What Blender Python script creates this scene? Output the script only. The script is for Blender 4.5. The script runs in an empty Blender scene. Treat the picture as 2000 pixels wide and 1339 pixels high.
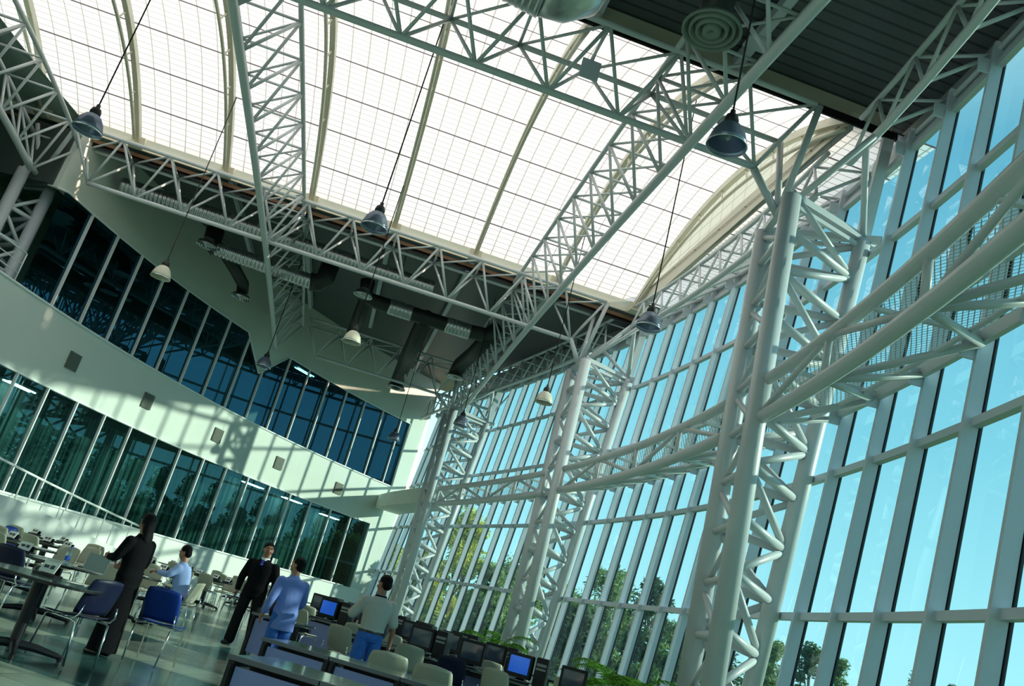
import bpy, bmesh, math, random
import numpy as np
from mathutils import Vector, Matrix, Quaternion
D = bpy.data
SC = bpy.context.scene
COL = SC.collection
PI = math.pi

# ---------------------------------------------------------------- camera
cam = D.cameras.new('camera'); cam_o = D.objects.new('camera', cam); COL.objects.link(cam_o)
CY, CP, CR = math.radians(8.6476), math.radians(18.5408), math.radians(-14.9863)
fwd = Vector((math.sin(CY)*math.cos(CP), math.cos(CY)*math.cos(CP), math.sin(CP)))
rgt = Vector((math.cos(CY), -math.sin(CY), 0)); upv = rgt.cross(fwd)
r2 = rgt*math.cos(CR)-upv*math.sin(CR); u2 = rgt*math.sin(CR)+upv*math.cos(CR)
M = Matrix((r2, u2, -fwd)).transposed().to_4x4(); M.translation = (0, 0, 1.35)
cam_o.matrix_world = M
cam.sensor_width = 36; cam.lens = 1638.45/2000*36; cam.clip_start = .05; cam.clip_end = 600
SC.camera = cam_o
SC.view_settings.view_transform = 'Standard'; SC.view_settings.look = 'None'
SC.view_settings.gamma = 1; SC.view_settings.use_curve_mapping = False
SC.view_settings.exposure = 0.0
SC.cycles.max_bounces = 9; SC.cycles.diffuse_bounces = 4; SC.cycles.glossy_bounces = 4
SC.cycles.transmission_bounces = 4; SC.cycles.transparent_max_bounces = 24
SC.cycles.caustics_reflective = False; SC.cycles.caustics_refractive = False
SC.cycles.sample_clamp_indirect = 6

# ---------------------------------------------------------------- sky and sun
W = D.worlds.new('sky'); SC.world = W; W.use_nodes = True
nt = W.node_tree; nt.nodes.clear()
tc = nt.nodes.new('ShaderNodeTexCoord'); sx = nt.nodes.new('ShaderNodeSeparateXYZ')
rp = nt.nodes.new('ShaderNodeValToRGB'); bg = nt.nodes.new('ShaderNodeBackground'); wo = nt.nodes.new('ShaderNodeOutputWorld')
nt.links.new(tc.outputs['Generated'], sx.inputs[0]); nt.links.new(sx.outputs['Z'], rp.inputs[0])
nt.links.new(rp.outputs[0], bg.inputs[0]); nt.links.new(bg.outputs[0], wo.inputs[0])
cr = rp.color_ramp; cr.elements[0].position = 0.0; cr.elements[0].color = (.62, .86, .86, 1)
cr.elements[1].position = 1.0; cr.elements[1].color = (1, .98, .94, 1)
for p, c in ((.08, (.58, .86, .90)), (.3, (.33, .64, .74)), (.58, (.20, .46, .60)), (.72, (.7, .8, .82)), (.85, (1, .99, .96))):
    e = cr.elements.new(p); e.color = (*c, 1)
bg.inputs[1].default_value = 1.75
sun = D.lights.new('sun', 'SUN'); sun_o = D.objects.new('sun', sun); COL.objects.link(sun_o)
sun.energy = 8.6; sun.angle = math.radians(1.3); sun.color = (1, .76, .56)
el = math.radians(19.8)
sd = Vector((-.994*math.cos(el), .11*math.cos(el), -math.sin(el)))
sun_o.rotation_euler = sd.to_track_quat('-Z', 'Y').to_euler()

# ---------------------------------------------------------------- materials
def mat(name, color=(.8, .8, .8), rough=.5, metal=0, spec=.5, var=0, vscale=8, bump=0):
    m = D.materials.new(name); m.use_nodes = True; t = m.node_tree; b = t.nodes['Principled BSDF']
    b.inputs['Base Color'].default_value = (*color, 1); b.inputs['Roughness'].default_value = rough
    b.inputs['Metallic'].default_value = metal; b.inputs['Specular IOR Level'].default_value = spec
    if var or bump:
        c = t.nodes.new('ShaderNodeTexCoord'); n = t.nodes.new('ShaderNodeTexNoise')
        n.inputs['Scale'].default_value = vscale; n.inputs['Detail'].default_value = 4
        t.links.new(c.outputs['Object'], n.inputs['Vector'])
        if var:
            x = t.nodes.new('ShaderNodeMixRGB'); x.blend_type = 'MIX'
            x.inputs[1].default_value = (*[max(0, k*(1-var)) for k in color], 1)
            x.inputs[2].default_value = (*[min(1, k*(1+var)) for k in color], 1)
            t.links.new(n.outputs['Fac'], x.inputs[0]); t.links.new(x.outputs[0], b.inputs['Base Color'])
        if bump:
            u = t.nodes.new('ShaderNodeBump'); u.inputs['Strength'].default_value = bump; u.inputs['Distance'].default_value = .01
            t.links.new(n.outputs['Fac'], u.inputs['Height']); t.links.new(u.outputs[0], b.inputs['Normal'])
    return m
MA = {}
MA['steel'] = mat('white_painted_steel', (.59, .63, .66), .38, var=.06, vscale=3)
MA['cream'] = mat('cream_painted_steel', (.62, .60, .48), .45, var=.05, vscale=3)
MA['alum'] = mat('grey_aluminium', (.60, .65, .74), .45, 0, var=.05)
MA['gasket'] = mat('black_gasket', (.01, .01, .012), .6)
MA['wall'] = mat('painted_plaster', (.66, .71, .66), .7, var=.05, vscale=1.5)
MA['whitewall'] = mat('white_plaster', (.78, .80, .76), .7, var=.04, vscale=2)
MA['trim'] = mat('pale_metal_trim', (.85, .88, .88), .4)
MA['silver'] = mat('galvanised_duct', (.50, .53, .54), .30, .95, var=.08, vscale=6)
MA['black'] = mat('black_duct_wrap', (.012, .016, .016), .5, var=.3)
MA['chrome'] = mat('chrome', (.75, .78, .8), .15, 1)
MA['cable'] = mat('black_cable', (.01, .01, .01), .6)
MA['vent'] = mat('dark_vent_grille', (.10, .11, .085), .5, var=.4, vscale=30)
MA['cream_plastic'] = mat('cream_plastic', (.42, .42, .33), .4, var=.05)
MA['navy'] = mat('navy_plastic', (.007, .010, .038), .45, spec=.25, var=.1)
MA['blue_plastic'] = mat('blue_plastic', (.008, .04, .26), .4, spec=.3, var=.1)
MA['dark'] = mat('black_metal', (.008, .008, .011), .4, spec=.3)
MA['tabletop'] = mat('dark_green_laminate', (.035, .06, .06), .12, var=.15)
MA['paper'] = mat('white_paper', (.8, .84, .8), .7)
MA['ink'] = mat('dark_print', (.05, .06, .08), .7)
MA['panel'] = mat('blue_grey_panel', (.26, .31, .66), .5, var=.06)
MA['desktop'] = mat('grey_glass_desktop', (.10, .14, .13), .08, var=.1)
MA['crt'] = mat('charcoal_plastic', (.012, .013, .017), .4, spec=.25)
MA['keys'] = mat('grey_plastic', (.25, .27, .27), .5, var=.1, vscale=60)
MA['skin'] = mat('skin', (.30, .13, .08), .5, var=.1, vscale=20)
MA['skin2'] = mat('tan_skin', (.38, .17, .10), .5, var=.1, vscale=20)
MA['hair'] = mat('black_hair', (.006, .005, .006), .45, spec=.08, bump=.6, vscale=120)
MA['sweater'] = mat('black_knit', (.006, .006, .008), .85, spec=.08, bump=.3, vscale=150)
MA['trouser'] = mat('charcoal_cloth', (.012, .012, .014), .8, spec=.08)
MA['shirt_white'] = mat('white_cotton', (.75, .78, .85), .7)
MA['tie'] = mat('blue_tie', (.01, .03, .35), .4)
MA['shirt_blue'] = mat('blue_cotton', (.16, .24, .62), .8, var=.12, vscale=12, bump=.5)
MA['shirt_pale'] = mat('pale_blue_cotton', (.30, .42, .78), .8, var=.08, vscale=10, bump=.5)
MA['polo'] = mat('beige_knit', (.46, .45, .42), .85, var=.05, bump=.4)
MA['collar'] = mat('navy_knit', (.015, .015, .03), .8, spec=.08)
MA['jeans'] = mat('blue_denim', (.03, .13, .50), .85, var=.35, vscale=14, bump=.4)
MA['shoe'] = mat('black_leather', (.01, .01, .01), .3)
MA['eye'] = mat('eye_white', (.6, .6, .6), .2)
MA['lip'] = mat('lip', (.25, .07, .06), .5)
MA['bark'] = mat('bark', (.10, .07, .045), .9, var=.4, vscale=12, bump=.6)
MA['grass'] = mat('grass_ground', (.10, .17, .05), .9, var=.5, vscale=2)
MA['pot'] = mat('terracotta', (.35, .15, .08), .8, var=.1)
MA['bottle_cap'] = mat('blue_cap', (.02, .12, .6), .4)
MA['amber'] = mat('brown_print', (.25, .08, .03), .6)
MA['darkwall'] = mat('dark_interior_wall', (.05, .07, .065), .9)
MA['roomwall'] = mat('green_grey_room_wall', (.30, .42, .36), .9, var=.1)

def leafmat(n, c, tr=.5):
    m = D.materials.new(n); m.use_nodes = True; t = m.node_tree; t.nodes.clear()
    o = t.nodes.new('ShaderNodeOutputMaterial'); mx = t.nodes.new('ShaderNodeMixShader')
    d = t.nodes.new('ShaderNodeBsdfDiffuse'); l = t.nodes.new('ShaderNodeBsdfTranslucent')
    g = t.nodes.new('ShaderNodeNewGeometry'); cr_ = t.nodes.new('ShaderNodeValToRGB')
    cr_.color_ramp.elements[0].color = (*[k*.45 for k in c], 1); cr_.color_ramp.elements[1].color = (*[min(1, k*1.6) for k in c], 1)
    t.links.new(g.outputs['Random Per Island'], cr_.inputs[0])
    t.links.new(cr_.outputs[0], d.inputs[0]); t.links.new(cr_.outputs[0], l.inputs[0]); mx.inputs[0].default_value = tr
    t.links.new(d.outputs[0], mx.inputs[1]); t.links.new(l.outputs[0], mx.inputs[2]); t.links.new(mx.outputs[0], o.inputs[0])
    return m
MA['leaf_y'] = leafmat('yellow_green_leaves', (.62, .62, .14))
MA['leaf_g'] = leafmat('green_leaves', (.24, .34, .12))
MA['leaf_d'] = leafmat('dark_green_leaves', (.11, .17, .09))
MA['palm'] = leafmat('palm_leaves', (.08, .20, .03))

def glass(n, tint, refl=.1, gl=(1, 1, 1), rough=0.0, streak=0):
    m = D.materials.new(n); m.use_nodes = True; t = m.node_tree; t.nodes.clear()
    o = t.nodes.new('ShaderNodeOutputMaterial'); mx = t.nodes.new('ShaderNodeMixShader')
    a = t.nodes.new('ShaderNodeBsdfTransparent'); a.inputs[0].default_value = (*tint, 1)
    g = t.nodes.new('ShaderNodeBsdfGlossy'); g.inputs[0].default_value = (*gl, 1); g.inputs['Roughness'].default_value = rough
    f = t.nodes.new('ShaderNodeLayerWeight'); f.inputs[0].default_value = .5; pw = t.nodes.new('ShaderNodeMath'); pw.operation = 'POWER'; pw.inputs[1].default_value = 4.5
    mr = t.nodes.new('ShaderNodeMapRange'); mr.inputs[3].default_value = refl; mr.inputs[4].default_value = min(1, refl+.6)
    t.links.new(f.outputs['Facing'], pw.inputs[0]); t.links.new(pw.outputs[0], mr.inputs[0]); t.links.new(mr.outputs[0], mx.inputs[0])
    t.links.new(a.outputs[0], mx.inputs[1]); t.links.new(g.outputs[0], mx.inputs[2]); t.links.new(mx.outputs[0], o.inputs[0])
    return m
MA['glass'] = glass('aqua_tinted_glass', (.40, .65, .69), .04, (.8, .95, 1))
MA['wglass'] = glass('dark_green_window_glass', (.20, .34, .33), .16, (.26, .58, .62))
MA['wglass_up'] = glass('dark_blue_window_glass', (.08, .20, .22), .16, (.14, .42, .66))
MA['clear'] = glass('clear_plastic', (.8, .9, 1), .15)
MA['lampglass'] = glass('grey_acrylic', (.28, .33, .38), .4, (.5, .58, .66), .3)

def grating():
    m = D.materials.new('expanded_metal_mesh'); m.use_nodes = True; t = m.node_tree; b = t.nodes['Principled BSDF']
    b.inputs['Base Color'].default_value = (.55, .6, .58, 1); b.inputs['Roughness'].default_value = .5
    uv = t.nodes.new('ShaderNodeUVMap'); uv.uv_map = 'UVMap'; sp = t.nodes.new('ShaderNodeSeparateXYZ')
    t.links.new(uv.outputs[0], sp.inputs[0])
    def mth(op, a, b_=None):
        n = t.nodes.new('ShaderNodeMath'); n.operation = op
        for i, v in enumerate((a, b_)):
            if v is None: continue
            if isinstance(v, (int, float)): n.inputs[i].default_value = v
            else: t.links.new(v, n.inputs[i])
        return n.outputs[0]
    u = mth('MULTIPLY', sp.outputs[0], 8.0); v = mth('MULTIPLY', sp.outputs[1], 16.0)
    def tri(x): return mth('ABSOLUTE', mth('SUBTRACT', mth('FRACT', x), .5))
    p1 = tri(mth('ADD', u, v)); p2 = tri(mth('SUBTRACT', u, v))
    hole = mth('GREATER_THAN', mth('MAXIMUM', p1, p2), .40)
    tr = t.nodes.new('ShaderNodeBsdfTransparent'); mx = t.nodes.new('ShaderNodeMixShader')
    t.links.new(hole, mx.inputs[0]); t.links.new(tr.outputs[0], mx.inputs[1]); t.links.new(b.outputs[0], mx.inputs[2])
    t.links.new(mx.outputs[0], t.nodes['Material Output'].inputs[0])
    return m
def acrylic():
    m = D.materials.new('prismatic_grey_acrylic'); m.use_nodes = True; t = m.node_tree; t.nodes.clear()
    o = t.nodes.new('ShaderNodeOutputMaterial'); a = t.nodes.new('ShaderNodeBsdfTranslucent'); b = t.nodes.new('ShaderNodeBsdfGlossy'); d = t.nodes.new('ShaderNodeBsdfDiffuse')
    a.inputs[0].default_value = (.42, .48, .62, 1); d.inputs[0].default_value = (.22, .26, .34, 1); b.inputs[0].default_value = (.6, .7, .85, 1); b.inputs['Roughness'].default_value = .22
    x = t.nodes.new('ShaderNodeMixShader'); x.inputs[0].default_value = .45; y = t.nodes.new('ShaderNodeMixShader'); y.inputs[0].default_value = .16
    t.links.new(a.outputs[0], x.inputs[1]); t.links.new(d.outputs[0], x.inputs[2]); t.links.new(x.outputs[0], y.inputs[1]); t.links.new(b.outputs[0], y.inputs[2]); t.links.new(y.outputs[0], o.inputs[0]); return m
MA['acrylic'] = acrylic()
MA['mesh'] = grating()

def linesmat(name, base, line, uw, vw, du, dv, translucent=True, major=None, rough=.5, metal=0):
    """uv grid: base colour with lines of width uw,vw every du,dv (uv in metres)"""
    m = D.materials.new(name); m.use_nodes = True; t = m.node_tree; t.nodes.clear()
    o = t.nodes.new('ShaderNodeOutputMaterial')
    uv = t.nodes.new('ShaderNodeUVMap'); uv.uv_map = 'UVMap'; sp = t.nodes.new('ShaderNodeSeparateXYZ'); t.links.new(uv.outputs[0], sp.inputs[0])
    def mth(op, a, b_=None):
        n = t.nodes.new('ShaderNodeMath'); n.operation = op
        for i, v in enumerate((a, b_)):
            if v is None: continue
            if isinstance(v, (int, float)): n.inputs[i].default_value = v
            else: t.links.new(v, n.inputs[i])
        return n.outputs[0]
    def ln(x, d, w): return mth('LESS_THAN', mth('MULTIPLY', mth('FRACT', mth('DIVIDE', x, d)), d), w)
    f = mth('MAXIMUM', ln(sp.outputs[0], du, uw), ln(sp.outputs[1], dv, vw))
    mix = t.nodes.new('ShaderNodeMixRGB'); mix.inputs[1].default_value = (*base, 1); mix.inputs[2].default_value = (*line, 1)
    t.links.new(f, mix.inputs[0]); col = mix.outputs[0]
    if major:
        dm, wm, cm = major
        m2 = t.nodes.new('ShaderNodeMixRGB'); m2.inputs[2].default_value = (*cm, 1)
        t.links.new(ln(sp.outputs[1], dm, wm), m2.inputs[0]); t.links.new(col, m2.inputs[1]); col = m2.outputs[0]
    if translucent:
        a = t.nodes.new('ShaderNodeBsdfTranslucent'); b = t.nodes.new('ShaderNodeBsdfDiffuse'); x = t.nodes.new('ShaderNodeMixShader')
        x.inputs[0].default_value = .06
        t.links.new(col, a.inputs[0]); t.links.new(col, b.inputs[0]); t.links.new(a.outputs[0], x.inputs[1]); t.links.new(b.outputs[0], x.inputs[2])
        t.links.new(x.outputs[0], o.inputs[0])
    else:
        p = t.nodes.new('ShaderNodeBsdfPrincipled'); p.inputs['Roughness'].default_value = rough; p.inputs['Metallic'].default_value = metal
        t.links.new(col, p.inputs['Base Color']); t.links.new(p.outputs[0], o.inputs[0])
    return m
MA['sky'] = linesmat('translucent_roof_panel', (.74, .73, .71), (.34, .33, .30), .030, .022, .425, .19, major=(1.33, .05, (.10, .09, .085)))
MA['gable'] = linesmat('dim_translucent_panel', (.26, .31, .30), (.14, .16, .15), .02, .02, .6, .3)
MA['deck'] = linesmat('ribbed_metal_deck', (.085, .10, .115), (.03, .035, .04), .0, .05, 9, .24, False, rough=.45)
MA['floor'] = None

# ---------------------------------------------------------------- geometry helpers
def V(*a): return Vector(a)
def link(name, me, m=None, parent=None, smooth=False):
    o = D.objects.new(name, me); COL.objects.link(o)
    if m is not None: me.materials.append(MA[m] if isinstance(m, str) else m)
    if parent is not None: o.parent = parent
    if smooth:
        for p in me.polygons: p.use_smooth = True
    return o
def obj(name, bm, m, parent=None, smooth=False):
    me = D.meshes.new(name); bm.normal_update(); bm.to_mesh(me); bm.free()
    return link(name, me, m, parent, smooth)
def empty(name, loc=(0, 0, 0), rz=0):
    o = D.objects.new(name, None); COL.objects.link(o); o.location = loc; o.rotation_euler = (0, 0, rz); return o
LABELS = {}
def tag(o, label, cat, group=None, kind=None):
    o['label'] = label; o['category'] = cat
    if group: o['group'] = group
    if kind: o['kind'] = kind
    return o
def struct(o, label, cat): return tag(o, label, cat, kind='structure')
def tube(bm, a, b, r, seg=10, r1=None):
    a = Vector(a); b = Vector(b); d = b-a; L = d.length
    if L < 1e-6: return
    q = d.to_track_quat('Z', 'Y'); r1 = r if r1 is None else r1
    A = []; B = []
    for k in range(seg):
        c, s = math.cos(2*PI*k/seg), math.sin(2*PI*k/seg)
        A.append(bm.verts.new(a+q @ Vector((r*c, r*s, 0)))); B.append(bm.verts.new(b+q @ Vector((r1*c, r1*s, 0))))
    for k in range(seg):
        bm.faces.new((A[k], A[(k+1) % seg], B[(k+1) % seg], B[k]))
    bm.faces.new(A[::-1]); bm.faces.new(B)
def pipe(bm, pts, r, seg=10, closed=False):
    pts = [Vector(p) for p in pts]; n = len(pts); rings = []; ref = None
    for i, p in enumerate(pts):
        if closed: t = (pts[(i+1) % n]-pts[i-1]).normalized()
        else: t = (pts[min(i+1, n-1)]-pts[max(i-1, 0)]).normalized()
        if ref is None: ref = t.orthogonal().normalized()
        ref = (ref-t*ref.dot(t)).normalized(); s = t.cross(ref)
        rr = r[i] if isinstance(r, (list, tuple)) else r
        rings.append([bm.verts.new(p+ref*math.cos(2*PI*k/seg)*rr+s*math.sin(2*PI*k/seg)*rr) for k in range(seg)])
    m = n if closed else n-1
    for i in range(m):
        A, B = rings[i], rings[(i+1) % n]
        for k in range(seg): bm.faces.new((A[k], A[(k+1) % seg], B[(k+1) % seg], B[k]))
    if not closed: bm.faces.new(rings[0][::-1]); bm.faces.new(rings[-1])
def box(bm, c, s, rz=0, rot=None):
    q = rot if rot is not None else Quaternion((0, 0, 1), rz); vs = []
    for x in (-.5, .5):
        for y in (-.5, .5):
            for z in (-.5, .5): vs.append(bm.verts.new(Vector(c)+q @ Vector((x*s[0], y*s[1], z*s[2]))))
    for f in ((0, 1, 3, 2), (4, 6, 7, 5), (0, 4, 5, 1), (2, 3, 7, 6), (0, 2, 6, 4), (1, 5, 7, 3)): bm.faces.new([vs[i] for i in f])
def bar(bm, a, b, w, h, side):
    """box beam from a to b; side = direction of width w, h along the other"""
    a = Vector(a); b = Vector(b); t = (b-a).normalized(); s = Vector(side); s = (s-t*s.dot(t)).normalized(); u = t.cross(s)
    vs = []
    for p in (a, b):
        for i, j in ((-1, -1), (1, -1), (1, 1), (-1, 1)): vs.append(bm.verts.new(p+s*w/2*i+u*h/2*j))
    for f in ((3, 2, 1, 0), (4, 5, 6, 7), (0, 1, 5, 4), (1, 2, 6, 5), (2, 3, 7, 6), (3, 0, 4, 7)): bm.faces.new([vs[i] for i in f])
def uvlayer(bm): return bm.loops.layers.uv.get('UVMap') or bm.loops.layers.uv.new('UVMap')
def quad(bm, p, uvs=None):
    vs = [bm.verts.new(Vector(q)) for q in p]; f = bm.faces.new(vs)
    if uvs:
        uv = uvlayer(bm)
        for l, c in zip(f.loops, uvs): l[uv].uv = c
    return f
def lathe(bm, prof, seg=24, c=(0, 0, 0)):
    c = Vector(c); rings = [[bm.verts.new(c+Vector((r*math.cos(2*PI*k/seg), r*math.sin(2*PI*k/seg), z))) for k in range(seg)] for r, z in prof]
    for A, B in zip(rings, rings[1:]):
        for k in range(seg): bm.faces.new((A[k], A[(k+1) % seg], B[(k+1) % seg], B[k]))
def T(name, a, b, r, parent, m='steel', seg=8):
    bm = bmesh.new(); tube(bm, a, b, r, seg); return obj(name, bm, m, parent, True)
def P(name, pts, r, parent, m='steel', seg=10):
    bm = bmesh.new(); pipe(bm, pts, r, seg); return obj(name, bm, m, parent, True)
def copy_tree(o, parent=None):
    c = o.copy(); COL.objects.link(c); c.parent = parent
    if parent is not None: c.matrix_parent_inverse = o.matrix_parent_inverse
    for ch in list(o.children): copy_tree(ch, c)
    return c
ORD = ['first', 'second', 'third', 'fourth', 'fifth', 'sixth', 'seventh', 'eighth', 'ninth', 'tenth', 'eleventh', 'twelfth', 'thirteenth', 'fourteenth', 'fifteenth', 'sixteenth', 'seventeenth', 'eighteenth', 'nineteenth', 'twentieth']

# ---------------------------------------------------------------- plan curves
KY = np.array([-8, -2, 2, 5, 8.5, 12, 16, 20, 25, 31, 37, 43.]); KX = np.array([1.0, 3.6, 5.05, 5.95, 6.62, 7.1, 7.37, 7.28, 6.68, 5.35, 4.2, 3.2])
FP = np.polyfit(KY, KX, 5); FD = np.polyder(FP)
def fn(y):                                            # plan normal (outwards) and tangent
    s = float(np.polyval(FD, y)); k = math.hypot(1, s); return V(1/k, -s/k, 0), V(s/k, 1/k, 0)
def F(y, z, off=0, lean=.105):                        # point on the leaning curtain wall
    n, t = fn(y); return V(float(np.polyval(FP, y)), y, 0)+n*(lean*(z-5.73)-off)+V(0, 0, z)
WC = V(28.0847, 12.441, 0); WR = 38.955
def WP(y, z=0, r=0):                                  # point on the curved inner wall (r>0: room side)
    a = math.asin((y-WC.y)/WR); return V(WC.x-(WR-r)*math.cos(a), WC.y+(WR-r)*math.sin(a), z)
def wang(y): return math.asin((y-WC.y)/WR)
def WA(a, z=0, r=0): return V(WC.x-(WR-r)*math.cos(a), WC.y+(WR-r)*math.sin(a), z)

# ---------------------------------------------------------------- floor, ground, decks
def floormat():
    m = D.materials.new('polished_stone_tiles'); m.use_nodes = True; t = m.node_tree; b = t.nodes['Principled BSDF']
    c = t.nodes.new('ShaderNodeTexCoord'); mp = t.nodes.new('ShaderNodeMapping'); mp.inputs['Rotation'].default_value = (0, 0, .42)
    t.links.new(c.outputs['Object'], mp.inputs[0])
    ck = t.nodes.new('ShaderNodeTexChecker'); ck.inputs['Scale'].default_value = .42
    ck.inputs[1].default_value = (.34, .42, .34, 1); ck.inputs[2].default_value = (.045, .12, .12, 1); t.links.new(mp.outputs[0], ck.inputs[0])
    br = t.nodes.new('ShaderNodeTexBrick'); br.offset = 0; br.inputs['Scale'].default_value = 1
    br.inputs['Brick Width'].default_value = .6; br.inputs['Row Height'].default_value = .6; br.inputs['Mortar Size'].default_value = .006
    br.inputs['Color1'].default_value = (1, 1, 1, 1); br.inputs['Color2'].default_value = (.75, .8, .78, 1); br.inputs['Mortar'].default_value = (.3, .3, .3, 1)
    t.links.new(mp.outputs[0], br.inputs[0])
    n = t.nodes.new('ShaderNodeTexNoise'); n.inputs['Scale'].default_value = 1.3; n.inputs['Detail'].default_value = 6; t.links.new(c.outputs['Object'], n.inputs[0])
    x = t.nodes.new('ShaderNodeMixRGB'); x.blend_type = 'MULTIPLY'; x.inputs[0].default_value = 1
    t.links.new(ck.outputs[0], x.inputs[1]); t.links.new(br.outputs[0], x.inputs[2])
    y = t.nodes.new('ShaderNodeMixRGB'); y.blend_type = 'OVERLAY'; y.inputs[0].default_value = .35
    t.links.new(x.outputs[0], y.inputs[1]); t.links.new(n.outputs[0], y.inputs[2]); t.links.new(y.outputs[0], b.inputs[0])
    b.inputs['Roughness'].default_value = .17
    return m
MA['floor'] = floormat()
bm = bmesh.new()
ys = np.linspace(-8, 42.6, 60)
L_ = [WP(y, 0, -.1) for y in ys]; R_ = [F(y, 0, -.15) for y in ys]
for i in range(len(ys)-1):
    bm.faces.new([bm.verts.new(p) for p in (L_[i], R_[i], R_[i+1], L_[i+1])])
bmesh.ops.remove_doubles(bm, verts=bm.verts, dist=1e-4)
struct(obj('floor', bm, 'floor'), 'polished green stone tile floor of the hall', 'floor')
bm = bmesh.new(); quad(bm, [(-90, -60, -.25), (220, -60, -.25), (220, 260, -.25), (-90, 260, -.25)])
struct(obj('ground', bm, 'grass'), 'grass lawn outside the curtain wall', 'ground')

def sheet(name, f0, f1, ys, m, thick, label, cat, uvs=True):
    """ribbon between two curves f0(y), f1(y), extruded upwards by thick"""
    bm = bmesh.new(); uv = uvlayer(bm)
    for a, b in zip(ys, ys[1:]):
        p = [f0(a), f1(a), f1(b), f0(b)]
        for dz, o in ((0, 1), (thick, -1)):
            q = [x+V(0, 0, dz) for x in p][::o]; vs = [bm.verts.new(x) for x in q]; f = bm.faces.new(vs)
            for l in f.loops: l[uv].uv = (l.vert.co.x, l.vert.co.y)
    return struct(obj(name, bm, m), label, cat)
def deckz(y): return 11.8 if y < 17 else 11.55+.045*(y-22.9)
sheet('ceiling', lambda y: V(-29, y, deckz(y)), lambda y: F(y, 11.7, -.35)*1+V(0, 0, deckz(y)-11.7), list(np.linspace(-9, 12.3, 14)), 'deck', .3, 'dark ribbed metal roof deck in front of the translucent roof', 'ceiling')
sheet('ceiling', lambda y: V(-29, y, deckz(y)), lambda y: F(y, 11.7, -.35)+V(0, 0, deckz(y)-11.7), list(np.linspace(22.9, 44, 12)), 'deck', .3, 'dark ribbed metal roof deck behind the translucent roof', 'ceiling')
# lighter deck beams under the far and near decks
def beam(a, b, w, h, label, m='alum'):
    bm = bmesh.new(); bar(bm, a, b, w, h, (0, 0, 1)); o = obj('ceiling_beam', bm, m); tag(o, label, 'beam', 'beams under the roof deck'); return o
for i, x in enumerate((-5.6, -3.4, -.8, 1.75, 4.4)):
    bm = bmesh.new(); bar(bm, (x, 23.3, deckz(23.3)-.16), (x, 40 if x > 0 else 31+x*.0+(3.5 if x > -4 else 0), deckz(38)-.14 if x > 0 else deckz(33)-.14), .14, .22, (1, 0, 0))
    tag(obj('ceiling_beam', bm, 'alum'), 'steel roof beam under the far deck, %s from the left' % ORD[i], 'beam', 'beams under the roof deck')
for i, x in enumerate((1.75, 4.4)):
    bm = bmesh.new(); bar(bm, (x, 1, 11.64), (x, 12.2, 11.64), .16, .22, (1, 0, 0))
    bar(bm, (x-.2, 11.0, 11.5), (x+.2, 11.0, 11.5), .3, .05, (0, 1, 0))
    tag(obj('ceiling_beam', bm, 'alum'), 'steel roof beam under the near deck, %s from the left' % ORD[i], 'beam', 'beams under the roof deck')

# ---------------------------------------------------------------- curved inner wall
def wallband(name, y0, y1, z0, z1, m, label, cat='wall', n=None, r0=0, r1=-.3):
    a0, a1 = wang(y0), wang(y1); n = n or max(2, int((a1-a0)/math.radians(1.0)))
    bm = bmesh.new()
    for i in range(n+1):
        a = a0+(a1-a0)*i/n
        vs = [bm.verts.new(WA(a, z, r)) for z, r in ((z0, r0), (z1, r0), (z1, r1), (z0, r1))]
        if i:
            for k in range(4): bm.faces.new((pv[k], vs[k], vs[(k+1) % 4], pv[(k+1) % 4]))
        else: bm.faces.new(vs)
        pv = vs
    bm.faces.new(pv[::-1]); bmesh.ops.recalc_face_normals(bm, faces=bm.faces)
    o = obj(name, bm, m)
    return struct(o, label, cat) if label else o
YE = 42.55
ya = lambda deg: WC.y+WR*math.sin(math.radians(deg))
wallband('wall_left', -8.3, YE, -.1, 1.5, 'whitewall', 'low white wall under the ground floor windows')
wallband('wall_left', -8.3, YE, 4.53, 6.53, 'wall', 'plain plaster band between the two rows of windows')
wallband('wall_left', ya(47.81), YE, 1.5, 4.53, 'wall', 'plaster pier between the ground floor windows and the curtain wall')
wallband('wall_left', -8.3, ya(5.5), 1.5, 4.53, 'wall', 'plaster wall left of the ground floor windows')
# upper wall with the notched window head
def ztop(d): return 9.36+(d-15.2)*.0128
head = [(15.2, 9.30), (15.9, 9.42), (31.49, 9.60), (33.5, 8.39), (35.6, 9.67), (48.77, 9.78)]
def headz(d):
    for (a, za), (b, zb) in zip(head, head[1:]):
        if a <= d <= b: return za+(zb-za)*(d-a)/(b-a)
    return 9.4
bm = bmesh.new(); angs = sorted(set([15.2, 15.9, 31.49, 33.5, 35.6, 48.77]+[16+k for k in range(33)])); pv = None
for d in angs:
    a = math.radians(d); z0 = headz(d); z1 = 12.6
    vs = [bm.verts.new(WA(a, z, r)) for z, r in ((z0, 0), (z1, 0), (z1, -.3), (z0, -.3))]
    if pv:
        for k in range(4): bm.faces.new((pv[k], vs[k], vs[(k+1) % 4], pv[(k+1) % 4]))
    else: bm.faces.new(vs)
    pv = vs
bm.faces.new(pv[::-1]); bmesh.ops.recalc_face_normals(bm, faces=bm.faces)
struct(obj('wall_left', bm, 'wall'), 'tall plaster wall above the upper windows with a notched lower edge', 'wall')
wallband('wall_left', ya(48.77), YE, 6.53, 12.6, 'wall', 'plaster end wall right of the upper windows')
# return wall at the end of the tall wall
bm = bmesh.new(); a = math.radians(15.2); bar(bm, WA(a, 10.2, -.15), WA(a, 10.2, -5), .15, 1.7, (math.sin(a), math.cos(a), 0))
struct(obj('wall_return', bm, 'darkwall'), 'end return of the tall plaster wall behind the left column', 'wall')
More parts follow.
